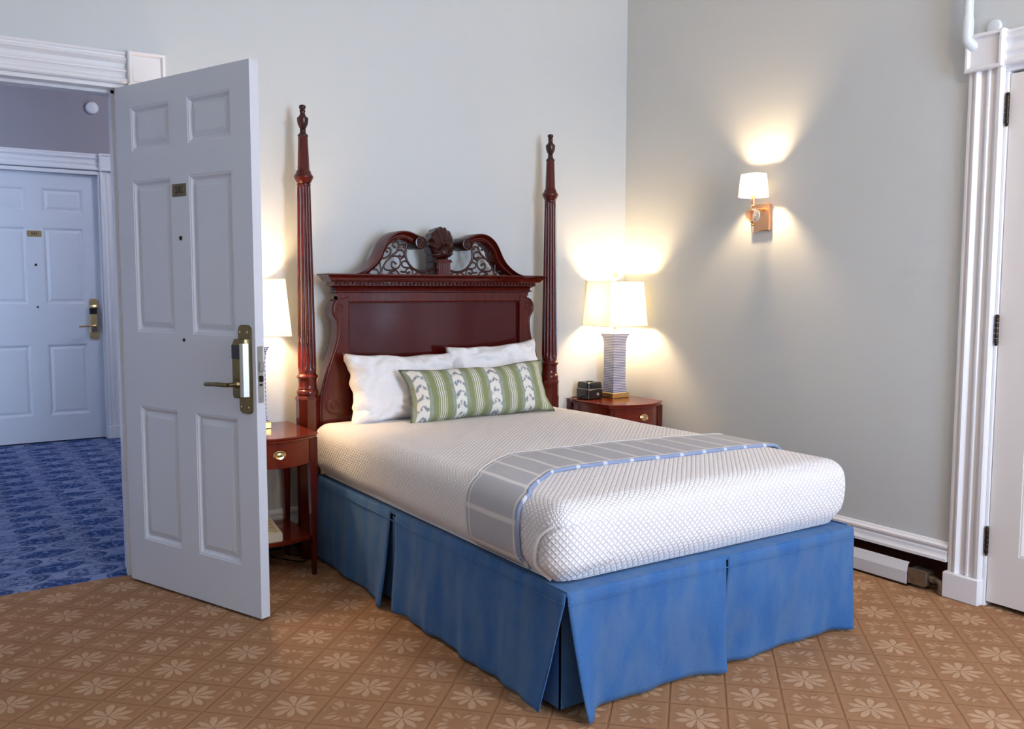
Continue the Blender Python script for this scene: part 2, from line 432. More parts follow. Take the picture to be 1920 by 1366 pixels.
wr = w.build('wall_right', WALL, kind='structure', smooth=0)
MB().box((.11, .11, 0), (.149, -2.165, .16)).build('recess_backing', RECESS, wr, 0)
MB().box((X0 - .2, Y0 - .2, 0), (X0, 0, H)).build('wall_left', WALL, kind='structure', smooth=0)
w = MB(); xs = [X0] + [q for a in WINS for q in a] + [0]
for i in range(0, len(xs), 2): w.box((xs[i], Y0 - .2, 0), (xs[i + 1], Y0, H))
for a, b in WINS: w.box((a, Y0 - .2, 0), (b, Y0, .7)).box((a, Y0 - .2, 2.7), (b, Y0, H))
w.build('wall_front', WALL, kind='structure', smooth=0)
# hall walls
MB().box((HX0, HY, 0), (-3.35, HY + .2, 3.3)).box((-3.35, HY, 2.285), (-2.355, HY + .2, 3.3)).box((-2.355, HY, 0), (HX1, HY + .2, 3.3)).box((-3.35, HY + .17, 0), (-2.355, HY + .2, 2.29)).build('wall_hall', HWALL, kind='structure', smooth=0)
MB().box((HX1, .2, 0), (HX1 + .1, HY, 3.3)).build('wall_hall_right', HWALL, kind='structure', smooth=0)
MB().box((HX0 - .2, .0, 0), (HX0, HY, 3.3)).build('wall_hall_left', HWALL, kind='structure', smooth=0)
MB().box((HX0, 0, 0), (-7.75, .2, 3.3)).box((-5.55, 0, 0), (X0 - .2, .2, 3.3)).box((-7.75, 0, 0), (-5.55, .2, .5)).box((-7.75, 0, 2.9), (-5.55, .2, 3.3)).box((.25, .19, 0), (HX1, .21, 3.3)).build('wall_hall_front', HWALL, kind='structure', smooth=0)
def window(name, wd, h, loc, rz):
    t = struct(name, loc, rz)
    f = MB()
    for a in ((-wd / 2, 0), (wd / 2 - .05, 0)): f.box((a[0], -.05, 0), (a[0] + .05, .05, h), .006)
    for z in (0, h - .06): f.box((-wd / 2 + .05, -.05, z), (wd / 2 - .05, .05, z + .06), .006)
    f.build('window_frame', TRIM, t)
    MB().box((-wd / 2 + .05, -.03, h / 2 - .025), (wd / 2 - .05, .03, h / 2 + .025), .005).build('meeting_rail', TRIM, t)
    MB().box((-.012, -.02, .06), (.012, .02, h / 2 - .025)).box((-.012, -.02, h / 2 + .025), (.012, .02, h - .06)).build('glazing_bar', TRIM, t)
    for sx in (-1, 1):
        for zz in ((.06, h / 2 - .025), (h / 2 + .025, h - .06)):
            a, b = sorted((sx * .012, sx * (wd / 2 - .05)))
            MB().box((a, -.003, zz[0]), (b, .003, zz[1])).build('pane', PANE, t, 0)
    MB().box((-wd / 2 - .06, -.11, -.04), (wd / 2 + .06, .05, 0), .01).build('window_sill', TRIM, t)
for i, (a, b) in enumerate(WINS): window('window_%d' % (i + 1), b - a, 2.0, ((a + b) / 2, Y0 - .1, .7), PI)
window('window_2', 1.1, 2.0, (.08, -4.1, .7), -PI / 2)
window('window_3', 2.2, 2.4, (-6.65, .1, .5), PI)

# ---- casings (local frame: X along wall, -Y into the room)
CP = [(0, 0), (0, .014), (.004, .022), (.014, .024), (.019, .018), (.026, .018), (.032, .030), (.040, .032), (.047, .026), (.056, .016), (.070, .012), (.080, .018), (.085, .028), (.092, .028), (.097, .022), (.108, .017), (.120, .022), (.126, .034), (.140, .036), (.147, .030), (.147, 0)]
def casing(name, loc, rz, u0, u1, ztop, wd=.147, sides=(1, 1), ph=.112, depth=.2, trimz=2.199):
    """opening edges u0..u1 ; casing outside them"""
    t = struct(name, loc, rz); k = wd / .147
    for sd, use in ((-1, sides[0]), (1, sides[1])):
        if not use: continue
        e = u0 if sd < 0 else u1
        pr = [(e + sd * (wd - p * k), -d) for p, d in CP]
        MB().prism(pr, ph, trimz, 'z').build('side_casing', TRIM, t, 25)
        a, b = sorted((e - sd * .004, e + sd * (wd + .006)))
        MB().box((a, -.046, 0), (b, 0, ph), .004).build('plinth_block', TRIM, t)
        blk = MB()
        x0, x1 = a, b; z0, z1 = trimz, trimz + .148
        pth = [(x0, 0, z0), (x1, 0, z0), (x1, 0, z1), (x0, 0, z1)]
        blk.sweep(pth, [(0, 0), (0, .045), (-.006, .050), (-.014, .050), (-.020, .038), (-.024, .036), (-.024, 0)], (0, -1, 0), True)
        blk.box((x0 + .02, -.037, z0 + .02), (x1 - .02, 0, z1 - .02))
        blk.build('corner_block', TRIM, t)
    pr = [(-d, trimz + .003 + (wd - p * k) * .97) for p, d in reversed(CP)]
    pr = [(-d, trimz + .145 - p * .97 * .145 / .147) for p, d in CP]
    MB().prism(pr, u0 - .003, u1 + .003, 'x').build('head_casing', TRIM, t, 25)
    return t
def jamb(t, u0, u1, z, e0, e1, d0, d1, stop=None):
    """lining of an opening: faces at u0,u1 with casing edges e0,e1"""
    j = MB(); j.box((e0, d0, 0), (u0, d1, z), .002).box((u1, d0, 0), (e1, d1, z), .002); j.box((e0, d0, z), (e1, d1, z + .03), .002)
    if stop: j.box((u0, stop, 0), (u0 + .013, stop + .04, z)).box((u1 - .013, stop, 0), (u1, stop + .04, z)).box((u0, stop, z - .013), (u1, stop + .04, z))
    j.build('door_jamb', TRIM, t)
t1 = casing('trim_1', (0, 0, 0), 0, OX0 - .045, -2.86, 2.345)
jamb(t1, OX0 + .03, OX1 - .004, OZ - .005, OX0 - .045, -2.861, -.012, .2, .05)
t3 = casing('trim_3', (0, 0, 0), -PI / 2, 2.314, 3.135, 2.345)
jamb(t3, 2.327, 3.122, DZ + .002, 2.314, 3.135, -.008, .12)
t2 = casing('trim_2', (0, HY, 0), 0, -3.36, -2.345, 2.46, trimz=2.315)
jamb(t2, -3.346, -2.359, 2.282, -3.36, -2.345, -.02, .12)
# ---- baseboards
BP = [(0, 0), (.030, .0), (.030, .012), (.024, .020), (.020, .030), (.020, .040), (.014, .046), (.014, .052), (.022, .058), (.022, .066), (.010, .072), (.006, .080), (0, .082)]
MB().sweep([(-2.70, 0, .148), (0, 0, .148), (0, -2.165, .148)], BP, (0, 0, 1), False).build('baseboard_right', TRIM, kind='structure', smooth=25)
BP2 = [(0, 0), (.022, 0), (.022, .07), (.014, .08), (.014, .1), (.006, .112), (0, .112)]
MB().sweep([(-2.18, HY, 0), (HX1, HY, 0)], BP2, (0, 0, 1)).sweep([(HX0, HY, 0), (-3.53, HY, 0)], BP2, (0, 0, 1)).build('baseboard_hall', TRIM, kind='structure', smooth=25)
MB().sweep([(0, -3.30, 0), (0, Y0, 0), (X0, Y0, 0), (X0, 0, 0), (-4.01, 0, 0)], BP2, (0, 0, 1)).build('baseboard_front', TRIM, kind='structure', smooth=25)

# ---- doors
def paneldoor(name, W_, H_, loc, rz, cols, rows, mat, th=.042, z0=.012):
    t = bpy.data.objects.new('tmp', None)
    us = [0] + [q for c in cols for q in c] + [W_]; zs = [0] + [q for r in rows for q in r] + [H_]
    lf = MB()
    for i in range(len(us) - 1):
        for j in range(len(zs) - 1):
            if i % 2 == 1 and j % 2 == 1: continue
            a, b, c, d = us[i], us[i + 1], zs[j], zs[j + 1]
            for y, o in ((0, 1), (th, -1)):
                q = [(a, y, c), (b, y, c), (b, y, d), (a, y, d)]; lf.add(q, [(0, 1, 2, 3)] if o > 0 else [(3, 2, 1, 0)])
    e = .0015
    lf.add([(0, 0, 0), (W_, 0, 0), (W_, 0, H_), (0, 0, H_), (0, th, 0), (W_, th, 0), (W_, th, H_), (0, th, H_)], [(0, 4, 5, 1), (1, 5, 6, 2), (2, 6, 7, 3), (3, 7, 4, 0)])
    o = lf.build(name, mat, smooth=0); o.location = loc; o.rotation_euler = (0, 0, rz); o['kind'] = 'structure'
    for c in cols:
        for r in rows:
            p = MB(); a, b = c; cc, d = r
            for side in (0, 1):
                rings = []
                for ins, dep in ((0, 0), (.003, .002), (.008, .0025), (.018, .011), (.021, .0125), (.024, .0125), (.044, .0055), (.047, .005)):
                    y = dep if side == 0 else th - dep
                    q = [(a + ins, y, cc + ins), (b - ins, y, cc + ins), (b - ins, y, d - ins), (a + ins, y, d - ins)]
                    rings.append(q)
                p.loft(rings); k = len(p.v); p.f.append((k - 4, k - 3, k - 2, k - 1))
            p.build('panel', mat, o, 0)
    return o
cols = [(.111, .380), (.500, .770)]
hx, hy, fx, fy = -2.919, -.03, -2.588, -.852
ang = math.atan2(fy - hy, fx - hx)
d1 = paneldoor('door_1', .886, 2.168, (hx, hy, .012), ang, cols, [(.198, .794), (1.118, 1.763), (1.888, 2.072)], DOORP)
def lever_lock(par, u, zt, zb, sc=1.0, hinge_left=True, mat=BRASS):
    """electronic hotel lock: backplate zt..zb centred at u, lever to the left"""
    w = .037 * sc; hh = zt - zb
    def rr(w, z0, z1, r, n=6):
        pts = []
        for cx_, cz_, a0 in ((w - r, z1 - r, 0), (-w + r, z1 - r, PI / 2), (-w + r, z0 + r, PI), (w - r, z0 + r, 1.5 * PI)):
            pts += [(u + cx_ + r * math.cos(a0 + PI / 2 * k / n), cz_ + r * math.sin(a0 + PI / 2 * k / n)) for k in range(n + 1)]
        return pts
    pl = MB().prism(rr(w, zb, zt, .022 * sc), 0, -.008, 'y', .002).build('lock_plate', mat, par)
    for sx in (-.022, .022):
        for zz in (zt - .028, zb + .026):
            MB().lathe([(.0045, 0), (.0045, -.002), (.002, -.003)], 12, (u + sx * sc, -.008, zz), 'y').build('screw', BRASSL, pl)
    b0, b1 = zb + hh * .185, zt - hh * .185
    prof = [(-w * 1.02, 0), (-w * 1.02, -.022), (-w * .80, -.036), (w * .45, -.038), (w * .80, -.028), (w * .96, -.010), (w * .96, 0)]
    rings = []
    for z, k in ((b0, .9), (b0 + .012, 1), (b1 - .012, 1), (b1 + .010, .72)):
        rings.append([(u + p[0] * (1 if k == 1 else .96), -.007 + p[1] * k, z) for p in prof])
    bd = MB().loft(rings, True, True).build('lock_body', mat, par)
    z1 = b1 - .012; z0 = z1 - hh * .155
    MB().loft([[(u + p[0] * 1.02, -.007 + p[1] * 1.05, z) for p in prof[:5]] for z in (z0, z1)], False).build('card_reader', BLACK, par, 35)
    MB().loft([[(u + x, y, z) for x, y in ((w * .50, -.0458), (w * .80, -.0385), (w * 1.0, -.018), (w * .95, -.012), (w * .5, -.03))] for z in (b0 + .006, b1 - .006)], True, True).build('lock_side_strip', STEEL, par)
    lz = zb + hh * .345
    MB().lathe([(.017 * sc, 0), (.015 * sc, -.012), (.0095 * sc, -.018), (.0085 * sc, -.045)], 20, (u + .0, -.042, lz), 'y').build('lever_spindle', mat, par)
    pts = [(u, -.088, lz), (u - .02, -.093, lz), (u - .06, -.095, lz), (u - .10, -.094, lz - .002), (u - .135 * sc, -.093, lz - .004)]
    MB().tube(smoothpath(pts), [.0105] * 9 + [.0095] * 7 + [.007], 14, sq=.85).build('lever_handle', mat, par)
    return pl
lever_lock(d1, .829, 1.165, .817, 1.0)
def numplate(par, u0, u1, z0, z1, txt, mat, tm):
    p = MB().box((u0, -.003, z0), (u1, 0, z1), .0008).build('number_plate', mat, par)
    o = text(txt, (z1 - z0) * .78, tm, p, ((u0 + u1) / 2, -.0031, (z0 + z1) / 2), sx=.85, name='numerals')
    for u in (u0 + .006, u1 - .006): MB().lathe([(.0022, 0), (.0022, -.001)], 8, (u, -.003, (z0 + z1) / 2), 'y').build('screw', IRON, p)
numplate(d1, .391, .482, 1.681, 1.732, '592', BRASS, BLACK)
MB().lathe([(.009, 0), (.009, -.003), (.006, -.004)], 16, (.437, 0, 1.512), 'y').build('peephole', IRON, d1)
MB().lathe([(.007, 0), (.007, -.003), (.004, -.004)], 16, (.438, 0, 1.093), 'y').build('door_viewer_plug', IRON, d1)
ep = MB().box((.886, .008, .862), (.8885, .034, 1.083), .0008).build('latch_plate', STEEL, d1)
MB().box((.888, .013, .985), (.900, .029, 1.022), .002).build('deadbolt', STEEL, ep)
MB().box((.888, .013, .944), (.896, .030, .968), .003).build('latch_bolt', IRON, ep)
MB().box((.8885, .014, .928), (.8892, .028, .936)).build('latch_slot', BLACK, ep, 0)
for zz in (.878, 1.064): MB().lathe([(.0055, 0), (.0055, .001), (.002, .0015)], 12, (.8885, .021, zz), 'x').build('screw', STEEL, ep)
for zz in (.22, 1.05, 1.90): MB().lathe([(.008, 0), (.008, .10)], 12, (-.006, .045, zz), 'z').build('hinge', IRON, d1)
d2 = paneldoor('door_2', .985, 2.268, (-3.343, HY + .035, .012), 0, [(.119, .429), (.553, .866)], [(.221, .830), (1.170, 1.815), (1.942, 2.142)], DOORP)
lever_lock(d2, .922, 1.213, .859, 1.0, mat=BRASSL)
numplate(d2, .434, .543, 1.732, 1.784, '593', BRASSL, IRON)
MB().lathe([(.010, 0), (.010, -.003), (.006, -.004)], 16, (.491, 0, 1.50), 'y').build('peephole', IRON, d2)
MB().lathe([(.008, 0), (.008, -.003), (.004, -.004)], 16, (.492, 0, 1.146), 'y').build('door_viewer_plug', IRON, d2)
d3 = paneldoor('door_3', .785, 2.150, (.0, -2.330, .022), -PI / 2, [(.122, .345), (.440, .663)], [(.215, .80), (1.0, 1.72), (1.84, 2.03)], plain('warm_white_door_paint', (.76, .71, .67), .4, .015, 2, .05, 80), .04)
for zt, zb in ((2.098, 1.966), (1.215, 1.089), (.339, .215)):
    hg = MB(); n = 5; L = (zt - zb - .02) / n
    for k in range(n): hg.lathe([(.0075, .001), (.0082, .003), (.0082, L - .003), (.0075, L - .001)], 12, (-.004, -.010, zb + .01 + k * L - .022), 'z')
    hg.lathe([(.004, -.004), (.0075, 0), (.0085, .004), (.006, .010), (.003, .012)], 12, (-.004, -.010, zt - .032), 'z'); hg.lathe([(.003, 0), (.007, .006), (.005, .010)], 12, (-.004, -.010, zb - .022), 'z')
    ho = hg.build('hinge', IRON, d3)
    MB().box((-.036, -.0085, zb - .012), (-.012, -.0065, zt - .032)).build('hinge_leaf', DOORP, ho, 0)

# ================================================================== BED
BX = -1.39
bed = thing('bed', 'tall mahogany bed with fluted posts and carved pedimented headboard against the back wall', 'bed', (BX, 0, 0))
PY = -.13
def post(sx):
    x = sx * .7235; m = MB()
    def octo(r, z): return [(x + r * math.cos(PI / 8 + PI / 4 * k), PY + r * math.sin(PI / 8 + PI / 4 * k), z) for k in range(8)]
    m.loft([octo(.052, 0), octo(.056, .02), octo(.056, .775), octo(.0585, .782), octo(.0585, .792), octo(.054, .80)], True, True)
    p = m.build('post', WOOD, bed, 30)
    m = MB()
    m.lathe([(.048, .799), (.050, .806), (.052, .816), (.050, .826), (.045, .831), (.047, .836), (.044, .842), (.0435, .850), (.0435, .878), (.046, .884), (.0515, .890), (.0515, .897), (.046, .903), (.0425, .907), (.0425, .925)], 40, (x, PY, 0))
    m.build('turned_collar', WOOD, p, 40)
    nf = 16
    def fr(t, h):
        k = max(0, min(1, (h - .915) / .03)) * max(0, min(1, (1.806 - h) / .008)); return 1 - .13 * k * (abs(math.cos(t * nf / 2)) ** .6 - .35)
    prof = [(.0425 - .0125 * max(0, (h - .925) / .88), h) for h in [.915, .922, .930, .938, .946, .96] + [.96 + .84 * i / 24 for i in range(1, 24)] + [1.798, 1.803, 1.808]]
    MB().lathe(prof, nf * 8, (x, PY, 0), rfun=fr).build('fluted_shaft', WOOD, p, 60)
    m = MB()
    m.lathe([(.0315, 1.804), (.033, 1.808), (.033, 1.812), (.030, 1.815), (.034, 1.820), (.040, 1.832), (.0455, 1.843), (.0455, 1.850), (.040, 1.857), (.037, 1.862), (.034, 1.872), (.029, 1.880), (.0265, 1.886)], 40, (x, PY, 0))
    m.build('turned_knop', WOOD, p, 40)
    m = MB(); rings = []
    for z, r in ((1.884, .0285), (1.90, .0275), (2.034, .0228)): rings.append([(x + r * math.cos(PI / 6 + PI / 6 * k * 1), PY + r * math.sin(PI / 6 + PI / 6 * k), z) for k in range(12)])
    m.loft(rings, True, True).build('tapered_neck', WOOD, p, 20)
    MB().lathe([(.023, 2.033), (.025, 2.037), (.025, 2.041), (.020, 2.046), (.0145, 2.054), (.0135, 2.062), (.0155, 2.066), (.0125, 2.070), (.017, 2.078), (.0235, 2.092), (.0262, 2.106), (.0265, 2.116), (.027, 2.120), (.024, 2.124), (.018, 2.129), (.0132, 2.137), (.0115, 2.146), (.0135, 2.152), (.0145, 2.156), (.011, 2.160), (.0155, 2.166), (.0165, 2.172), (.0145, 2.179), (.006, 2.1835)], 28, (x, PY, 0)).build('finial', DARKW, p, 45)
for s_ in (-1, 1): post(s_)
# headboard
FY = -.135
hb = MB().box((-.56, -.075, .42), (.56, -.124, 1.30)).build('headboard_panel', WOODX, bed, 0)
f = MB()
f.box((-.516, -.124, 1.254), (.516, FY - .006, 1.292)).box((-.565, -.075, 1.28), (.565, FY - .008, 1.302))
for sx in (-1, 1): f.prism([(sx * .516, 1.254), (sx * .516, .42), (sx * .56, .42), (sx * .56, 1.292), (sx * .516, 1.292)], -.08, FY - .006)
f.sweep([(-.516, FY - .006, 1.254), (.516, FY - .006, 1.254)], [(0, 0), (.004, .004), (.008, .003), (.010, -.014), (0, -.014)], (0, -1, 0))
for sx in (-1, 1): f.box((sx * .516, FY - .010, .42), (sx * .508, -.12, 1.254), .002)
f.build('headboard_frame', WOOD, bed, 30)
SIDE = [(-.510, 1.285), (-.537, 1.270), (-.562, 1.270), (-.585, 1.258), (-.599, 1.236), (-.602, 1.212), (-.596, 1.189), (-.584, 1.170), (-.577, 1.149), (-.576, 1.12), (-.584, 1.06), (-.607, .992), (-.640, .899), (-.662, .816), (-.670, .752), (-.671, .690), (-.671, .45)]
for sx in (-1, 1):
    out = smoothpath([(a, b, 0) for a, b in SIDE], 3); out = [(p.x, p.y) for p in out]
    o2 = [(-sx * a, b) for a, b in out] + [(sx * .518, .45)]
    sd = MB().prism(o2, -.075, FY - .013, 'y', .003).build('side_scroll', WOOD, bed, 30)
    k = MB(); pt = [Vector((-sx * (a + .013), FY - .013, b)) for a, b in out[8:-2]]; k.tube(pt, .0045, 8)
    def spiral(cx_, cz_, R, turns, a0, sgn):
        return [(sx * (-1) * (-(cx_)) if 0 else sx * abs(cx_) - 0 + sgn * sx * R * (1 - .86 * t) * math.cos(a0 + turns * 2 * PI * t), FY - .0135, cz_ + R * (1 - .86 * t) * math.sin(a0 + turns * 2 * PI * t)) for t in [i / 48 for i in range(49)]]
    k.tube(spiral(.560, 1.221, .029, 1.6, -1.2, 1), .0036, 8); k.tube(spiral(.600, .745, .050, 1.7, 2.4, 1), .004, 8)
    k.build('carved_bead', WOOD, sd, 60)
# cornice
CORN = [(0, 1.292), (.006, 1.296), (.012, 1.300), (.020, 1.302), (.020, 1.307), (.010, 1.311), (.013, 1.320), (.022, 1.328), (.034, 1.332), (.034, 1.351), (.050, 1.352), (.056, 1.358), (.060, 1.362), (.066, 1.372), (.078, 1.381), (.084, 1.384), (.084, 1.390), (0, 1.390)]
cn = MB().sweep([(-.563, -.075, 0), (-.563, FY, 0), (.563, FY, 0), (.563, -.075, 0)], CORN, (0, 0, 1)).build('cornice', WOOD, bed, 30)
dn = MB(); n = 56
for i in range(n):
    x = -.590 + 1.180 * (i + .5) / n; wd = .0055
    dn.box((x - wd, FY - .043, 1.336), (x + wd * .1, FY - .033, 1.349)); dn.box((x - wd, FY - .043, 1.336 if i % 2 else 1.345), (x + wd * 1.6, FY - .033, 1.339 if i % 2 else 1.349))
dn.build('dentil_band', WOOD, cn, 0, kind='stuff')
AO = [(-.645, 1.389), (-.604, 1.388), (-.555, 1.388), (-.508, 1.390), (-.464, 1.401), (-.423, 1.424), (-.388, 1.454), (-.364, 1.486), (-.347, 1.517), (-.329, 1.550), (-.305, 1.579), (-.273, 1.600), (-.232, 1.609), (-.192, 1.605), (-.156, 1.592), (-.132, 1.584)]
AI = [(-.601, 1.362), (-.539, 1.362), (-.488, 1.364), (-.451, 1.370), (-.420, 1.387), (-.382, 1.414), (-.354, 1.438), (-.337, 1.461), (-.328, 1.486), (-.317, 1.512), (-.297, 1.535), (-.268, 1.555), (-.243, 1.563), (-.214, 1.561), (-.189, 1.550), (-.165, 1.545)]
SEC = [(0, -.085), (0, -.198), (.07, -.204), (.16, -.204), (.22, -.192), (.36, -.184), (.48, -.176), (.60, -.176), (.68, -.182), (.80, -.180), (.9, -.168), (1, -.162), (1, -.085)]
STR = [[(-.344,1.384),(-.333,1.404),(-.322,1.432),(-.301,1.461),(-.276,1.484),(-.254,1.501),(-.24,1.524),(-.236,1.543),(-.243,1.552),(-.257,1.555),(-.268,1.545),(-.268,1.532),(-.258,1.526)],[(-.332,1.467),(-.304,1.476),(-.286,1.491),(-.281,1.51),(-.29,1.522),(-.304,1.519),(-.309,1.509),(-.302,1.503)],[(-.258,1.494),(-.24,1.511),(-.222,1.513),(-.208,1.502),(-.208,1.486),(-.222,1.479),(-.233,1.485)],[(-.297,1.462),(-.28,1.478),(-.258,1.483),(-.237,1.476),(-.228,1.456),(-.23,1.437),(-.245,1.421),(-.266,1.42),(-.278,1.433),(-.276,1.449),(-.266,1.453),(-.255,1.445)],[(-.236,1.524),(-.229,1.537),(-.215,1.542),(-.204,1.537),(-.206,1.528)],[(-.322,1.432),(-.316,1.417),(-.298,1.41),(-.277,1.411),(-.255,1.411),(-.238,1.395),(-.22,1.379),(-.195,1.371),(-.173,1.376),(-.16,1.393),(-.162,1.412),(-.176,1.423),(-.192,1.418),(-.198,1.405),(-.187,1.396),(-.178,1.401)],[(-.259,1.409),(-.284,1.404),(-.296,1.388),(-.291,1.372),(-.277,1.369),(-.268,1.38),(-.272,1.393),(-.28,1.395)],[(-.42,1.384),(-.4,1.395),(-.389,1.378),(-.372,1.375),(-.354,1.384),(-.351,1.4),(-.361,1.413),(-.371,1.413)],[(-.34,1.384),(-.326,1.389),(-.312,1.382),(-.309,1.369)],[(-.256,1.366),(-.249,1.382),(-.231,1.387),(-.216,1.376)],[(-.162,1.376),(-.14,1.396),(-.118,1.403),(-.103,1.39),(-.107,1.373),(-.122,1.373),(-.127,1.383)],[(-.118,1.403),(-.096,1.387),(-.081,1.374),(-.066,1.377),(-.064,1.394),(-.077,1.4)],[(-.18,1.425),(-.201,1.425),(-.218,1.434),(-.219,1.45),(-.205,1.458),(-.19,1.454)],[(-.34,1.448),(-.34,1.432),(-.337,1.41),(-.344,1.384)],[(-.23,1.463),(-.215,1.476),(-.195,1.483)],[(-.227,1.405),(-.209,1.402),(-.198,1.405)]]
LOWC = [(-.190,1.552),(-.199,1.499),(-.194,1.467),(-.176,1.438),(-.154,1.419),(-.125,1.408),(-.095,1.405),(-.066,1.412),(-.036,1.428)]
for sx in (-1, 1):
    a = smoothpath([(p[0], 0, p[1]) for p in AO], 3); b = smoothpath([(p[0], 0, p[1]) for p in AI], 3)
    rings = [[(-sx * (p.x + (q.x - p.x) * t), y, p.z + (q.z - p.z) * t) for t, y in SEC] for p, q in zip(a, b)]
    ar = MB().loft(rings, True, True).build('pediment_scroll', WOOD, bed, 40)
    m = MB().lathe([(.034, -.085), (.034, -.200), (.031, -.207), (.026, -.208), (.024, -.203), (.001, -.203)], 32, (sx * .138, 0, 1.551), 'y')
    m.build('volute', DARKW, ar, 40)
    ro = MB()
    for k in range(7):
        t = k * 2 * PI / 7
        for rad, sz in ((.0155, .0072), (.0075, .005)):
            ro.lathe([(sz, 0), (sz * .95, -.003), (sz * .6, -.0055), (.001, -.0065)], 10, (sx * .138 + rad * math.cos(t + rad * 40), -.203, 1.551 + rad * math.sin(t + rad * 40)), 'y')
    ro.lathe([(.004, 0), (.004, -.007), (.001, -.009)], 10, (sx * .138, -.203, 1.551), 'y')
    ro.build('rosette', DARKW, ar, 50)
    fr = MB()
    for st in STR:
        p = smoothpath([(-sx * q[0], -.150, q[1]) for q in st], 3); fr.tube(p, .0042, 8, sq=1.1)
        e = p[-1]
        if len(st) > 4: fr.lathe([(.0062, .004), (.0062, -.004)], 10, (e.x, -.150, e.z), 'y')
    fr.tube(smoothpath([(-sx * q[0], -.150, q[1]) for q in LOWC], 4), .0052, 8, sq=1.3)
    fr.build('fretwork', DARKW, bed, 50)
pl = MB().box((-.048, -.085, 1.388), (.048, -.165, 1.455), .002).box((-.048, -.085, 1.455), (.048, -.155, 1.52), .002)
pl.build('finial_backing', DARKW, bed)
pm = MB(); nf = 7; pts = [(.037, -.15)]
for i in range(nf):
    c0 = .031 - i * .0103
    pts += [(c0 + .0036 * math.cos(a), -.199 + .0035 * math.sin(a)) for a in [PI * .02, -PI * .3 + 0, -PI * .5, -PI * .7, -PI * .98]]
pts += [(-.037, -.198), (-.037, -.15)]
pm.prism([(x, y) for x, y in [(.037, -.15), (.037, -.198)] + pts[1:]], 1.388, 1.452, 'z')
pm.box((-.041, -.15, 1.388), (.041, -.205, 1.396), .001)
pp = pm.build('fluted_plinth', WOOD, bed, 30)
MB().box((-.044, -.148, 1.452), (.044, -.210, 1.460), .002).box((-.040, -.15, 1.460), (.040, -.206, 1.468), .002).build('plinth_cap', WOOD, pp)
# shell
def shell(i, j):
    ph = i * 2 * PI; t = j
    a = .073; b = .083; k = 1 - .10 * math.sin(ph)
    ridge0 = 1 + .035 * math.cos(ph * 15) * (1 if math.sin(ph) > -.6 else .3)
    x = a * t * math.cos(ph) * k * ridge0; z = b * t * math.sin(ph) * ridge0
    psi = math.atan2(z + .055, x + 1e-6)
    rr_ = math.hypot(x, z + .055)
    dp = .048 * math.sqrt(max(0, 1 - (t * .97) ** 2)) + .0065 * math.cos(psi * 17) * min(1, rr_ / .04) * (1 - .3 * t)
    dp += .012 * math.exp(-((rr_ - .052) / .010) ** 2) + .010 * math.exp(-((rr_) / .016) ** 2)
    return (x, -.160 - dp, 1.553 + z)
v, fcs = grid(150, 22, shell)
sh = MB().add(v, fcs)
sh.loft([[shell(i / 60, 1) for i in range(61)], [(lambda q: (q[0] * .96, -.10, 1.553 + (q[2] - 1.553) * .96))(shell(i / 60, 1)) for i in range(61)]], False, False)
sh.add([(lambda q: (q[0] * .96, -.10, 1.553 + (q[2] - 1.553) * .96))(shell(i / 60, 1)) for i in range(60)], [tuple(range(60))])
sh.build('shell_carving', DARKW, bed, 60)
for sx in (-1, 1): MB().box((sx * .65, -.25, .14), (sx * .625, -2.05, .30)).build('side_rail', WOOD, bed, 0)

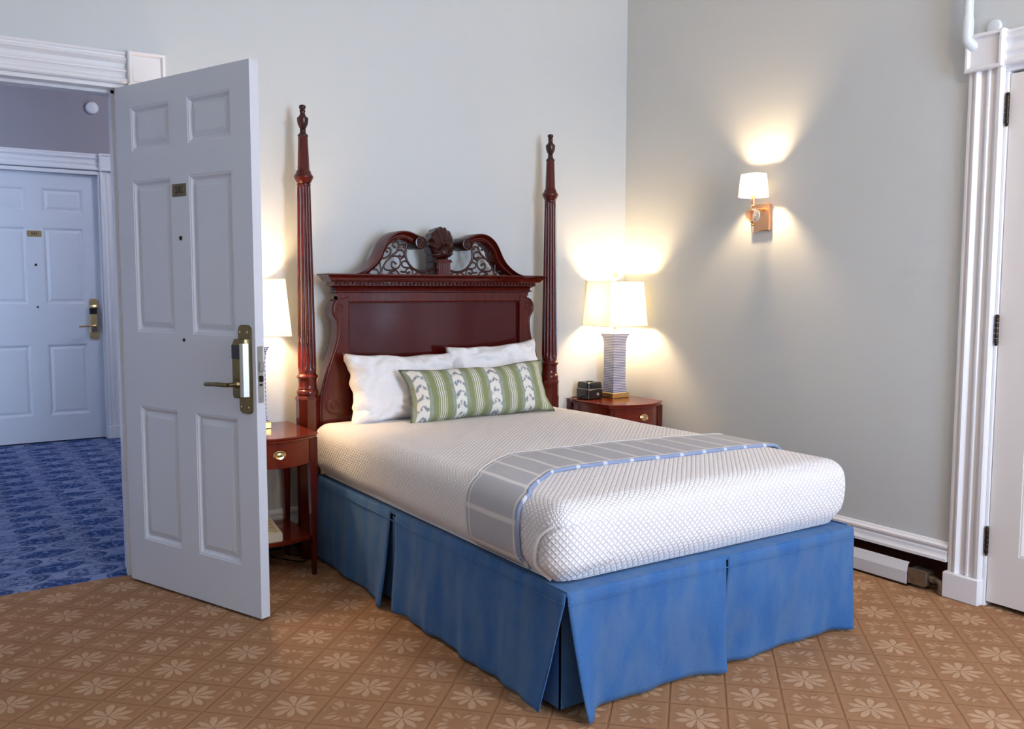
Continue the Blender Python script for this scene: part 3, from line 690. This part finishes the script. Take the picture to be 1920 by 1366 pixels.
# ------------------------------------------------------------------ mattress & coverlet (rounded box grids)
def rbox(x0, x1, y0, y1, z0, z1, r, step, bottom=False, fn=None, rv=None):
    """rounded box surface grid (no bottom), returns verts, faces, uv list per face-corner"""
    rv = rv or r
    nx, ny, nz = [max(2, int(round((b - a) / step))) for a, b in ((x0, x1), (y0, y1), (z0, z1))]
    V_, F_, UV = [], [], []; idx = {}
    def vid(i, j, k):
        key = (i, j, k)
        if key not in idx:
            p = Vector((x0 + (x1 - x0) * i / nx, y0 + (y1 - y0) * j / ny, z0 + (z1 - z0) * k / nz))
            q = Vector((min(max(p.x, x0 + r), x1 - r), min(max(p.y, y0 + r), y1 - r), min(max(p.z, z0 - 1 if not bottom else z0 + r), z1 - r)))
            d = p - q
            if d.length > 1e-9:
                # keep spacing: map cube corner zone to sphere
                m = max(abs(d.x), abs(d.y), abs(d.z)); p = q + d.normalized() * m
            if fn: p = fn(p, (i / nx, j / ny, k / nz))
            idx[key] = len(V_); V_.append(tuple(p))
        return idx[key]
    def quad(ks, uvs): F_.append(tuple(vid(*k) for k in ks)); UV.append(uvs)
    dx, dy, dz = (x1 - x0) / nx, (y1 - y0) / ny, (z1 - z0) / nz
    for i in range(nx):
        for j in range(ny):
            quad([(i, j, nz), (i + 1, j, nz), (i + 1, j + 1, nz), (i, j + 1, nz)], [(a * dx, b * dy) for a, b in ((i, j), (i + 1, j), (i + 1, j + 1), (i, j + 1))])
            if bottom: quad([(i, j, 0), (i, j + 1, 0), (i + 1, j + 1, 0), (i + 1, j, 0)], [(0, 0)] * 4)
    for k in range(nz):
        for i in range(nx):
            quad([(i, 0, k), (i + 1, 0, k), (i + 1, 0, k + 1), (i, 0, k + 1)], [(a * dx, (b - nz) * dz) for a, b in ((i, k), (i + 1, k), (i + 1, k + 1), (i, k + 1))])
            quad([(i + 1, ny, k), (i, ny, k), (i, ny, k + 1), (i + 1, ny, k + 1)], [(a * dx, ny * dy + (nz - b) * dz) for a, b in ((i + 1, k), (i, k), (i, k + 1), (i + 1, k + 1))])
        for j in range(ny):
            quad([(0, j + 1, k), (0, j, k), (0, j, k + 1), (0, j + 1, k + 1)], [((b - nz) * dz, a * dy) for a, b in ((j + 1, k), (j, k), (j, k + 1), (j + 1, k + 1))])
            quad([(nx, j, k), (nx, j + 1, k), (nx, j + 1, k + 1), (nx, j, k + 1)], [(nx * dx + (nz - b) * dz, a * dy) for a, b in ((j, k), (j + 1, k), (j + 1, k + 1), (j, k + 1))])
    return V_, F_, UV
def uvobj(name, V_, F_, UV, mat, parent=None, smooth=60, uvname='quilt'):
    me = bpy.data.meshes.new(name); me.from_pydata(V_, [], F_); me.update()
    l = me.uv_layers.new(name=uvname); i = 0
    for p, u in zip(me.polygons, UV):
        for k, li in enumerate(p.loop_indices): l.data[li].uv = u[k]
    me.materials.append(mat)
    me.polygons.foreach_set('use_smooth', [True] * len(me.polygons)); me.set_sharp_from_angle(angle=math.radians(smooth))
    o = bpy.data.objects.new(name, me); C.objects.link(o)
    if parent: o.parent = parent
    return o
MX0, MX1, MY0, MY1, MZ0, MZ1 = -2.098, -.716, -2.155, -.155, .433, .668
def crown(x, y):
    u = (x - BX) / .71; v = (y + 1.16) / 1.0
    return .018 * max(0, 1 - u * u) * max(0, 1 - v * v * v * v) + .004 * wn(x, y, 1, 2.2)
def cov_fn(p, q, grow=0):
    p = Vector(p); h = (p.z - MZ0) / (MZ1 - MZ0)
    side = max(0, 1 - abs(h - .35) / .65) if h < 1 else 0
    # side bulge, tucked in underneath
    tuck = max(0, .22 - h) / .22
    bx = .012 * math.sin(PI * max(0, min(1, h))) - .030 * tuck ** 1.6 + .006 * wn(p.x, p.y, p.z, 4.5)
    if p.x < MX0 + .05: p.x -= bx
    if p.x > MX1 - .05: p.x += bx
    if p.y < MY0 + .05: p.y -= bx
    p.z += crown(p.x, p.y) * max(0, min(1, (h - .55) / .45))
    if h < .12: p.z += .008 * wn(p.x, p.y, 5, 3) - .010 * (1 - h / .12) * max(0, (p.y + 1.2) * -1)
    return p
V_, F_, UV = rbox(MX0, MX1, MY0, MY1, MZ0, MZ1, .062, .021, False, cov_fn)
cov = uvobj('bedspread', V_, F_, UV, QUILT)
tag(cov, 'white diamond-quilted bedspread tucked over the mattress', 'bedspread')
mt = rbox(MX0 + .034, MX1 - .034, MY0 + .034, MY1 + .0, MZ0 - .014, MZ1 - .014, .06, .07, False)
mo = uvobj('mattress', *mt, FOAM); tag(mo, 'mattress under the white bedspread, its edge just above the blue skirt', 'mattress')
# tucked corner fold at the near foot corner
def side_surf(q, z, off):
    """q: distance along the perimeter from the corner (negative = along the left side toward the head)"""
    r = .062; L = r * PI / 2
    h = (z - MZ0) / (MZ1 - MZ0)
    ins = max(0, z - (MZ1 - r)); top = r - math.sqrt(max(0, r * r - ins * ins))
    tuck = max(0, .22 - h) / .22
    o = .012 * math.sin(PI * max(0, min(1, h))) - .030 * tuck ** 1.6 + off - top
    if q < -L / 2: p = (MX0 - o, MY0 + r + (-q - L / 2)); 
    elif q > L / 2: p = (MX0 + r + (q - L / 2), MY0 - o)
    else:
        a = PI + (q + L / 2) / r
        p = (MX0 + r + (r + o) * math.cos(a), MY0 + r + (r + o) * math.sin(a))
    return Vector((p[0], p[1], z))
fold = [(-.010, .610), (-.048, .570), (-.070, .52), (-.078, .475), (-.070, .445), (-.052, .425)]
fp = smoothpath([(a, b, 0) for a, b in fold], 5)
V2, F2, U2 = [], [], []; nu = 9
for p in fp:
    for k in range(nu + 1):
        t = k / nu; q = p.x + (.20 - p.x) * t; o = .016 * (1 - t) ** 1.5 + .001
        if k == 0: o = -.004
        V2.append(tuple(side_surf(q, p.y, o)))
for i in range(len(fp) - 1):
    for k in range(nu):
        a = i * (nu + 1) + k; F2.append((a, a + 1, a + nu + 2, a + nu + 1)); U2.append([(V2[j][0] - V2[j][1] * .5, V2[j][2] - MZ1) for j in F2[-1]])
uvobj('corner_fold', V2, F2, U2, QUILT, cov)
MB().tube([side_surf(p.x + .003, p.y, .012) for p in fp], [.002 + .0042 * min(1, i / 6) for i in range(len(fp))], 10).build('fold_edge', LINEN, cov)
# ------------------------------------------------------------------ throw
def bedprof(s):
    """s: arc length across the bed from the top-left edge; negative = down the left side. returns x,z,normal"""
    r = .062; Wd = MX1 - MX0
    tot = Wd - 2 * r
    def left(a):   # a = arc from start of curve on top going down
        if a < r * PI / 2:
            t = a / r; return (MX0 + r - r * math.sin(t), MZ1 - r + r * math.cos(t), -math.sin(t), math.cos(t))
        return (MX0, MZ1 - r - (a - r * PI / 2), -1, 0)
    if s < 0: x, z, a, b = left(-s)
    elif s > tot:
        x, z, a, b = left(s - tot); x = 2 * BX - x; a = -a
    else: x, z, a, b = MX0 + r + s, MZ1, 0, 1
    h = (z - MZ0) / (MZ1 - MZ0); tuck = max(0, .22 - h) / .22
    if abs(a) > .01: x += math.copysign(1, a) * (.012 * math.sin(PI * max(0, min(1, h))) - .030 * tuck ** 1.6)
    return x, z, a, b
Wd = MX1 - MX0 - .124; S0, S1 = -.275, Wd + .235
def yfront(s): return -1.958 + .17 * min(1, max(0, (s + .03) / .22)) ** .8 - .03 * max(0, s - .3) + .010 * math.sin(s * 6)
def yback(s): return -1.655 + .20 * min(1, max(0, (s + .03) / .26)) ** .8 - .06 * max(0, s - .2) + .006 * math.sin(s * 5 + 1)
def thr(i, j, off=.007):
    s = S0 + (S1 - S0) * i; x, z, a, b = bedprof(s); y = yfront(s) + (yback(s) - yfront(s)) * j
    o = off + .002 * wn(s, y, 3, 9) + (.004 if j > .0 else 0)
    return (x + a * o, y, z + b * o + crown(x, y) * (b > .05) * min(1, b))
nu, nv = 130, 22
v, fcs = grid(nu, nv, thr); uvs = [[((S0 + (S1 - S0) * (k % (nu + 1)) / nu), (k // (nu + 1)) / nv) for k in f_] for f_ in fcs]
th = uvobj('throw_blanket', v, fcs, uvs, THROW); tag(th, 'folded grey throw with pale stripes across the foot of the bed', 'throw')
sm = th.modifiers.new('thick', 'SOLIDIFY'); sm.thickness = .005; sm.offset = -1
MB().tube([Vector(thr(i / 130, 0, .006)) + Vector((0, -.003, 0)) for i in range(131)], .0072, 10).build('folded_edge', THEDGE, th)
MB().tube([Vector(thr(i / 130, 1, .006)) for i in range(131)], .004, 8).build('back_hem', THROW, th)
# ------------------------------------------------------------------ bed skirt
sk = thing('bed_skirt', 'blue pleated bed skirt hanging from under the mattress to the carpet', 'bed skirt', (0, 0, 0))
KX0, KX1, KY0, KY1, KZ = -2.085, -.708, -2.188, -.17, .418
MB().box((KX0 + .002, KY0 + .002, KZ - .02), (KX1 - .02, KY1, KZ - .004)).build('deck', SKIRT, sk, 0)
BZ = .375
def perim_left(y, z, o): return (KX0 - o, y, z)
def skpanel(kind, a, b, flare0, flare1, seed, wav=.006, n=46, zb=.012, sa=0, sb=0):
    """panel along a side from a to b; flare0/1 extra outward offset of the hem at the ends"""
    m = MB()
    def P(i, j):
        z = zb + (KZ - .004 - zb) * j; d = max(0, 1 - j / .9); A_ = a + sa * d; B_ = b + sb * d; c = A_ + (B_ - A_) * i; d = 1 - j
        o = .004 + .012 * d + flare0 * d ** 1.5 * math.exp(-(i / .10) ** 2) + flare1 * d ** 1.5 * math.exp(-((1 - i) / .10) ** 2)
        o += wav * d ** .7 * (math.sin(c * 21 + seed) + .6 * math.sin(c * 47 + seed * 2 + z * 3)) + .010 * d * wn(c, z, seed, 5)
        if kind == 'foot': o -= .045 * d ** 1.2
        if j > .90: o -= .004 * (j - .9) * 10
        if abs(z - BZ) < .006: o -= .0025
        if j >= .999: o = -.004
        zz = z + (.008 * wn(c, 0, seed, 3) if j < .05 else 0)
        zz = max(.004, zz)
        if kind == 'left': return (KX0 - o, c, zz)
        if kind == 'foot': return (c, KY0 - o, zz)
        return (KX1 + o, c, zz)
    v, f_ = grid(n, 26, P); m.add(v, f_); ob = m.build('skirt_panel', SKIRT, sk, 60)
    s = ob.modifiers.new('thick', 'SOLIDIFY'); s.thickness = .004; s.offset = -1
    return ob
skpanel('left', -.18, -.985, .0, .045, 1, .005)
skpanel('left', -1.035, KY0 + .005, .015, .022, 4, .008, 60, sa=-.03, sb=.095)
skpanel('foot', KX0 + .004, -1.408, .075, .050, 7, .004, 50, sa=.050)
skpanel('foot', -1.396, KX1 - .002, -.02, .045, 2, .004, 50)
skpanel('right', KY0 + .03, -1.1, .0, 0, 5, .003)
skpanel('right', -1.09, -.18, 0, 0, 9, .006)
bk = MB()
bk.box((KX0 + .022, KY0 + .062, .02), (KX0 + .027, KY1, BZ)).box((KX0 + .022, KY0 + .062, .02), (KX1 - .022, KY0 + .067, BZ)).box((KX1 - .027, KY0 + .062, .02), (KX1 - .022, KY1, BZ))
bk.build('pleat_backing', SKIRT, sk, 0)
pb = MB()
for i0, i1 in (((KX0 + .03, -1.00), (KX0 + .006, -1.04)),):
    pb.add([(KX0 + .01, -.975, .02), (KX0 - .02, -1.045, .02), (KX0 + .0, -1.045, .39), (KX0 + .008, -.985, .39)], [(0, 1, 2, 3)])
pb.build('pleat_fold', SKIRT, sk, 0)
MB().tube([(KX0 - .008, y, BZ) for y in (KY0, -1.2, -.2)], .0018, 6).tube([(KX0, KY0 - .0075, BZ), (KX1, KY0 - .0075, BZ)], .0018, 6).build('seam', SKIRT, sk)

# ------------------------------------------------------------------ pillows
def pillow(name, w, h, t, loc, rot, mat, label, seed, ear=.02, wr=.006, cat='pillow', group=None, n=44, flat=.0):
    def side(sg):
        def f_(i, j):
            u, v = i * 2 - 1, j * 2 - 1
            e = 1 + ear * 2 * (abs(u) * abs(v)) ** 3
            x = w / 2 * u * (e - .045 * (1 - abs(v) ** 2) * abs(u) ** 3); z = h / 2 * v * (e - .07 * (1 - u * u) * abs(v) ** 3)
            k = (max(0, 1 - abs(u) ** 3.2) * max(0, 1 - abs(v) ** 2.6)) ** .55
            y = sg * (t / 2 * k * (1 + .10 * wn(u, v, seed, 2)))
            rm = abs(u) ** 2 + abs(v) ** 2
            y += sg * wr * k ** .3 * (abs(wn(u * 2.2 + v, v * 1.2 - u, seed + 3, 2.4)) * 2.2 + .6 * wn(u, v, seed, 7)) * (.4 + rm * .5)
            x += .006 * wn(v, 0, seed, 3) * abs(u); z += .014 * wn(u, 0, seed + 8, 1.8) * abs(v) - (.02 * (1 - u * u) if v > .8 and flat else 0)
            return (x, y - .004 * abs(u * v) * sg * 0, z)
        return f_
    m = MB(); n2 = int(n * h / w) + 6
    va, fa_ = grid(n, n2, side(-1)); vb, fb_ = grid(n, n2, side(1))
    m.v = va + vb; k = len(va); m.f = list(fa_) + [tuple(reversed([q + k for q in f_])) for f_ in fb_]
    me = bpy.data.meshes.new(name); me.from_pydata(m.v, [], m.f)
    l = me.uv_layers.new(name='UVMap'); N1 = n + 1
    for p in me.polygons:
        for li, vi in zip(p.loop_indices, p.vertices):
            q = vi % k; l.data[li].uv = ((q % N1) / n, (q // N1) / n2 * h / w)
    import bmesh
    bm = bmesh.new(); bm.from_mesh(me); bmesh.ops.remove_doubles(bm, verts=bm.verts, dist=.0004); bm.to_mesh(me); bm.free()
    me.materials.append(mat); me.polygons.foreach_set('use_smooth', [True] * len(me.polygons))
    o = bpy.data.objects.new(name, me); C.objects.link(o); o.location = loc; o.rotation_euler = rot
    tag(o, label, cat, group); sdir = side
    pp_ = [side(-1)(i / 30, 0) for i in range(31)] + [side(-1)(1, i / 20) for i in range(1, 21)] + [side(-1)(1 - i / 30, 1) for i in range(1, 31)] + [side(-1)(0, 1 - i / 20) for i in range(1, 20)]
    return o, pp_
pillow('pillow', .60, .345, .15, (-1.655, -.262, .822), (math.radians(-14), math.radians(1), math.radians(2)), LINEN, 'white pillow leaning on the left half of the headboard', 3, .03, .03)
pillow('pillow', .54, .385, .15, (-1.103, -.258, .838), (math.radians(-14), math.radians(-3.0), math.radians(-2)), LINEN, 'white pillow leaning on the right half of the headboard, nearer the clock', 11, .015, .03)
bo, pp_ = pillow('bolster_cushion', .79, .268, .17, (-1.332, -.452, .803), (math.radians(-24), math.radians(-1.0), math.radians(-2.5)), BOLST, 'long green cushion with white and grey ikat stripes in front of the white pillows', 21, .025, .006, 'cushion', None, 60)
MB().tube([Vector(p) for p in pp_], .0035, 6, True).build('piping', plain('grey_green_piping', (.12, .12, .08), .8), bo)

# ================================================================== NIGHTSTANDS
def nightstand(loc, label, full=True):
    t = thing('nightstand', label, 'nightstand', loc, 0, 'bow fronted nightstands beside the bed')
    w = .20; yb = -.012; yf = -.405; bow = .085
    def out(w, yb, yf, bow, n=18):
        p = [(-w, yb)] + [(-w + 2 * w * i / n, yf - bow * (math.sin(PI * i / n) ** .9)) for i in range(n + 1)] + [(w, yb)]
        return p
    m = MB(); rings = []
    for g, z in ((-.004, .641), (.0, .644), (.0, .652), (-.003, .656), (.004, .657), (.004, .662), (.001, .665)): rings.append([(x, y, z) for x, y in out(w + g, yb, yf - g, bow)])
    m.loft(rings, True, True).build('table_top', WOODT, t, 30)
    m = MB(); o = out(w - .012, yb - .005, yf + .014, bow)
    m.loft([[(x, y, .528) for x, y in o], [(x, y, .641) for x, y in o]], True, True); m.build('apron', WOODT, t, 30)
    m = MB(); rr_ = []
    oo = [(x, y - .004) for x, y in out(w - .045, yb, yf + .014, bow * .93)[1:-1]]
    m.loft([[(x, y, z) for x, y in oo + [(q[0], q[1] + .02) for q in reversed(oo)]] for z in (.548, .628)], True, True)
    d = m.build('drawer', WOODT, t, 30)
    m = MB(); 
    m.loft([[(x, y - .002, z) for x, y in oo] for z in (.546, .549)], False).loft([[(x, y - .002, z) for x, y in oo] for z in (.626, .629)], False); m.build('cock_bead', DARKW, d)
    yk = yf + .014 - bow * .93 - .006
    kn = MB().lathe([(.029, 0), (.029, -.002), (.025, -.004), (.018, -.003), (.012, -.006), (.004, -.007)], 28, (0, yk, .588), 'y')
    kn.v = [(x, y, .588 + (z - .588) * .66) for x, y, z in kn.v]; kb = kn.build('backplate', BRASSL, d)
    k2 = MB(); ring = [(.023 * math.cos(a), yk - .009 - .002 * math.sin(a), .586 + .015 * math.sin(a)) for a in [PI + PI * i / 16 for i in range(17)]]
    k2.tube(ring, .0022, 8).build('bail_pull', BRASSL, d)
    for sx in (-1, 1):
        for yy in (yb - .020, yf + .008):
            m = MB(); x = sx * (w - .020)
            def sq(a, z, dx=0): return [(x - a + dx, yy - a, z), (x + a + dx, yy - a, z), (x + a + dx, yy + a, z), (x - a + dx, yy + a, z)]
            m.loft([sq(.009, 0), sq(.0185, .50), sq(.0185, .641)], True, True).build('leg', WOOD, t, 0)  # legs in the darker bed wood, shade under the table put into their colour
    m = MB(); o = out(w - .022, yb - .02, yf + .035, bow * .5)
    m.loft([[(x, y, .160) for x, y in o], [(x, y, .166) for x, y in out(w - .018, yb - .02, yf + .03, bow * .5)], [(x, y, .182) for x, y in out(w - .018, yb - .02, yf + .03, bow * .5)]], True, True).build('lower_shelf', WOODT, t, 30)
    return t
nightstand((-2.376, 0, 0), 'reddish wood nightstand between the open door and the bed, phone on its shelf')
nightstand((-.250, 0, 0), 'reddish wood nightstand in the corner right of the bed, holding lamp and clock')

# ------------------------------------------------------------------ lamps
def chsq(a, c): return [(a - c, -a), (a, -a + c), (a, a - c), (a - c, a), (-a + c, a), (-a, a - c), (-a, -a + c), (-a + c, -a)]
def lamp(loc, label):
    t = thing('table_lamp', label, 'table lamp', loc, 0, 'porcelain table lamps on the nightstands')
    MB().box((-.064, -.064, 0), (.064, .064, .030), .002).build('lamp_base', GOLD, t)
    prof = [(.052, .030), (.053, .036), (.0505, .05), (.0475, .075), (.0465, .12), (.0465, .20), (.047, .27), (.0475, .325), (.050, .350), (.0555, .368), (.0615, .378), (.0625, .383), (.060, .388)]
    V3, F3, U3 = [], [], []; n = 4; per = 10
    def ring(a):
        p = []
        cs = [(a, -a), (a, a), (-a, a), (-a, -a)]
        for k in range(4):
            A, B = Vector(cs[k - 1]), Vector(cs[k])
            for i in range(per): q = A + (B - A) * i / per; p.append((q.x, q.y))
        return p
    for r, z in prof:
        for x, y in ring(r): V3.append((x, y, z))
    N = 40
    for i in range(len(prof) - 1):
        for j in range(N):
            a, b = i * N + j, i * N + (j + 1) % N
            F3.append((a, b, b + N, a + N)); U3.append([(q * .0094, prof[i + h_][1]) for q, h_ in ((j, 0), (j + 1, 0), (j + 1, 1), (j, 1))])
    vs = uvobj('vase_body', V3, F3, U3, VASE, t, 50, 'UVMap')
    m = MB().loft([[(x, y, .388) for x, y in ring(.060)], [(x, y, .392) for x, y in ring(.052)], [(x, y, .404) for x, y in ring(.025)], [(x, y, .407) for x, y in ring(.01)]], True, True)
    m.build('vase_shoulder', plain('white_glaze', (.8, .8, .78), .12), t)
    MB().lathe([(.009, .405), (.009, .425), (.012, .428), (.012, .50), (.0155, .505), (.0155, .54)], 16).build('lamp_stem', BRASSL, t)
    rings = []
    for i in range(9):
        k = i / 8; a = .150 + (.129 - .150) * k; rings.append([(x, y, .432 + .265 * k) for x, y in chsq(a, a * .17)])
    s = MB().loft(rings).build('lamp_shade', SHADE, t, 20)
    for a, z in ((.1505, .432), (.1292, .697)):
        pts = [(x, y, z) for x, y in chsq(a, a * .17)]; MB().tube(pts, .0022, 6, True).build('shade_trim', plain('shade_trim_cloth', (.75, .68, .5), .7), s)
    h_ = MB()
    h_.tube([(-.129, 0, .692), (.129, 0, .692)], .0016, 6).tube([(0, -.129, .692), (0, .129, .692)], .0016, 6)
    h_.tube(smoothpath([(.014, 0, .51), (.05, 0, .56), (.048, 0, .63), (.012, 0, .688), (0, 0, .692)]), .0018, 6).tube(smoothpath([(-.014, 0, .51), (-.05, 0, .56), (-.048, 0, .63), (-.012, 0, .688), (0, 0, .692)]), .0018, 6)
    h_.build('shade_harp', BRASSL, t)
    MB().lathe([(.005, .692), (.007, .704), (.012, .711), (.0145, .724), (.0165, .738), (.015, .744), (.006, .747)], 6).build('lamp_finial', plain('amber_stone', (.75, .60, .36), .3), t, 20)
    return t
lamp((-.18, -.13, .666), 'blue and white porcelain lamp with cream shade on the nightstand beside the black clock')
lamp((-2.38, -.13, .666), 'lit lamp with cream shade half hidden behind the open door')
# ------------------------------------------------------------------ clock, cord, phone
ck = thing('alarm_clock', 'small black alarm clock on the nightstand left of the porcelain lamp', 'clock', (-.352, -.105, .666))
def bx(name, a, z0, z1, r, mat, par, k=1.0):
    m = MB(); rg = []
    def rs(a): return [(a * cx_ + -r * cx_ + r * math.cos(t), a * cy_ - r * cy_ + r * math.sin(t)) for cx_, cy_, t0 in ((1, 1, 0), (-1, 1, PI / 2), (-1, -1, PI), (1, -1, 1.5 * PI)) for t in [t0 + PI / 2 * i / 5 for i in range(6)]]
    for aa, z in ((a - .004, z0), (a, z0 + .004), (a * k, z1 - .004), (a * k - .004, z1)): rg.append([(x, y, z) for x, y in rs(aa)])
    return m.loft(rg, True, True).build(name, mat, par, 40)
bx('clock_body', .058, .0, .060, .012, BLACK, ck)
bx('clock_top', .056, .063, .100, .012, BLACK, ck, .94)
MB().box((-.052, -.052, .0595), (.052, .052, .0635)).build('steel_band', STEEL, ck, 0)
bx('top_button', .016, .100, .104, .006, BLACK, ck)
rg = [(.018 + .0075 * math.cos(2 * PI * i / 24), -.0585, .030 + .0075 * math.sin(2 * PI * i / 24)) for i in range(24)]
MB().tube(rg, .0015, 6, True).lathe([(.004, 0), (.004, -.001)], 12, (.018, -.058, .030), 'y').build('ring_button', STEEL, ck)
MB().box((-.03, -.0572, .072), (.03, -.0555, .090), .0005).build('display', plain('display_glass', (.01, .012, .014), .05), ck)
MB().tube(smoothpath([(-.408, -.09, .672), (-.43, -.08, .676), (-.455, -.075, .676), (-.470, -.075, .655), (-.472, -.07, .56), (-.468, -.04, .40), (-.47, -.03, .2), (-.475, -.045, .03)]), .0035, 8).build('power_cord', BLACK)
bpy.data.objects['power_cord'].parent = ck; bpy.data.objects['power_cord'].location = (.352, .105, -.666)
ph = thing('telephone', 'cream push-button telephone on the lower shelf of the nightstand by the open door', 'telephone', (-2.455, -.285, .1825), math.radians(4))
m = MB(); m.prism([(-.10, .0), (.10, .0), (.10, .062), (-.105, .034)], -.105, .105, 'x')
ph.rotation_euler.z = math.radians(0)
pb_ = MB().prism([(-.12, 0), (.10, 0), (.10, .075), (.06, .078), (-.12, .038)], -.11, .11, 'x', .004).build('phone_body', CREAMP, ph)
def tilt(x, y, z=0): 
    k = (y + .12) / .18; return (x, y, .038 + .040 * k + z)
for r in range(5):
    for c_ in range(4):
        x, y = .004 + c_ * .026, -.095 + r * .030
        a = tilt(x - .009, y - .009); b_ = tilt(x + .009, y - .009); c2 = tilt(x + .009, y + .009); d_ = tilt(x - .009, y + .009)
        up_ = Vector((0, -.2, 1)).normalized() * .005
        MB().loft([[a, b_, c2, d_], [tuple(Vector(q) * 1 + up_) for q in (a, b_, c2, d_)]], True, True).build('key', KEYM, pb_, 0)
hs = MB().tube(smoothpath([(-.075, -.10, .062), (-.075, -.075, .085), (-.075, -.02, .098), (-.075, .03, .104), (-.075, .085, .104)]), [.026, .026, .022, .018, .017, .017, .017, .017, .017, .017, .017, .018, .022, .024, .026, .026, .026], 12).build('handset', CREAMP, ph)
MB().tube(smoothpath([(-2.32, -.18, .19), (-2.30, -.09, .21), (-2.29, -.04, .15), (-2.30, -.055, .03), (-2.24, -.12, .006), (-2.18, -.20, .006), (-2.14, -.14, .006), (-2.20, -.055, .006)]), .003, 8).build('telephone_cord', BLACK)
bpy.data.objects['telephone_cord'].parent = ph; bpy.data.objects['telephone_cord'].location = (2.455, .285, -.1825)

# ------------------------------------------------------------------ sconce
COPPER = plain('rose_brass', (.85, .48, .28), .28, .08, 30, Metallic=1.0)
sc = thing('wall_sconce', 'lit wall sconce with white shade and glass ball on the right wall', 'wall lamp', (0, -1.10, 1.69))
MB().box((-.022, -.056, -.072), (0, .056, .064), .003).build('backplate', COPPER, sc)
MB().tube([(-.022, -.018, .035), (-.10, -.018, .035)], .0045, 10).tube([(-.03, -.018, .035), (-.022, -.018, .035)], .010, 10).build('arm', COPPER, sc)
bs = MB().lathe([(.036 * math.sin(PI * i / 20) + .0005, -.036 * math.cos(PI * i / 20)) for i in range(21)], 28, (-.10, -.018, .003)).build('glass_ball', CRYS, sc, 80)
MB().lathe([(.002, -.092), (.004, -.088), (.0045, -.08), (.006, -.06), (.0045, -.052), (.009, -.046), (.006, -.040), (.010, -.034), (.014, -.031), (.003, -.029), (.003, .034), (.006, .040), (.012, .052), (.008, .056), (.011, .060), (.011, .118), (.004, .12)], 20, (-.10, -.018, 0)).build('stem', COPPER, sc)
rings = []
for i in range(6):
    k = i / 5; rings.append([(-.10 + x * (.047 - .006 * k), -.018 + y * (.060 - .013 * k), .094 + .118 * k) for x, y in [(1, -1), (1, 1), (-1, 1), (-1, -1)]])
ss = MB().loft(rings).build('sconce_shade', SHADEW, sc, 20)
for kk in (0, .1, 1): MB().tube([(-.10 + x * (.0475 - .006 * kk), -.018 + y * (.0605 - .013 * kk), .094 + .118 * kk) for x, y in [(1, -1), (1, 1), (-1, 1), (-1, -1)]], .0015, 6, True).build('shade_trim', plain('sconce_trim', (.6, .55, .45), .7), ss)
sc.location.y = -1.092

# ------------------------------------------------------------------ heater, pipes, detector
ht = thing('baseboard_heater', 'white baseboard heater cover with exposed pipe end below the right wall moulding', 'heater', (0, -1.0, 0))
MB().prism([(-.052, .012), (-.048, .008), (-.048, .062), (-.038, .100), (-.030, .106), (-.034, .108), (-.052, .066)], .86, -1.0, 'y').build('heater_cover', HEATER, ht, 20)
MB().box((-.050, .86, .001), (.02, -1.0, .006)).build('base_tray', IRON, ht, 0)
fn = MB()
for k in range(14): fn.box((-.040, -1.006 - k * .006, .020), (.02, -1.004 - k * .006, .082))
fn.build('heating_fins', RUST, ht, 0, kind='stuff')
MB().box((-.044, -1.085, .016), (-.040, -1.0, .086), .001).box((-.044, -1.088, .02), (.02, -1.084, .078), .001).build('fin_bracket', RUST, ht)
MB().tube([(-.012, .8, .05), (-.012, -1.085, .05)], .012, 12).build('copper_pipe', RUST, ht)
e = smoothpath([(-.012, -1.08, .052), (-.014, -1.11, .052), (-.018, -1.135, .050), (-.026, -1.148, .036), (-.028, -1.150, .004)], 4)
MB().tube(e, .0135, 14).lathe([(.018, -.012), (.018, .012)], 14, (-.013, -1.105, .052), 'y').lathe([(.0175, 0), (.0175, .014)], 14, (-.028, -1.150, .004), 'z').build('pipe_elbow', RUST, ht)
pw = thing('wall_pipe', 'grey painted pipe running down to the corner block of the right door casing', 'pipe', (0, -2.17, 2.35))
MB().tube([(-.045, 0, 1.1), (-.045, 0, .035)], .019, 18).build('pipe_run', PIPEW, pw)
MB().tube(smoothpath([(-.045, 0, .075), (-.045, 0, .0), (-.042, -.004, -.028), (-.030, -.018, -.046), (-.012, -.030, -.050), (.0, -.034, -.05)], 4), [.019, .022, .023, .023] + [.0225] * 17, 18).build('pipe_elbow', PIPEW, pw)
MB().lathe([(.030, 0), (.030, -.004), (.026, -.010), (.020, -.012)], 20, (0, -.085, .02), 'x').build('pipe_flange', PIPEW, pw)
sd = MB().lathe([(.052, 0), (.052, -.018), (.046, -.030), (.030, -.038), (.012, -.040), (.001, -.040)], 28, (0, 0, 0), 'y').build('smoke_detector', plain('detector_white', (.8, .8, .82), .4))
sd.location = (-2.381, HY, 2.843); tag(sd, 'round white detector high on the hallway wall above door 593', 'detector')
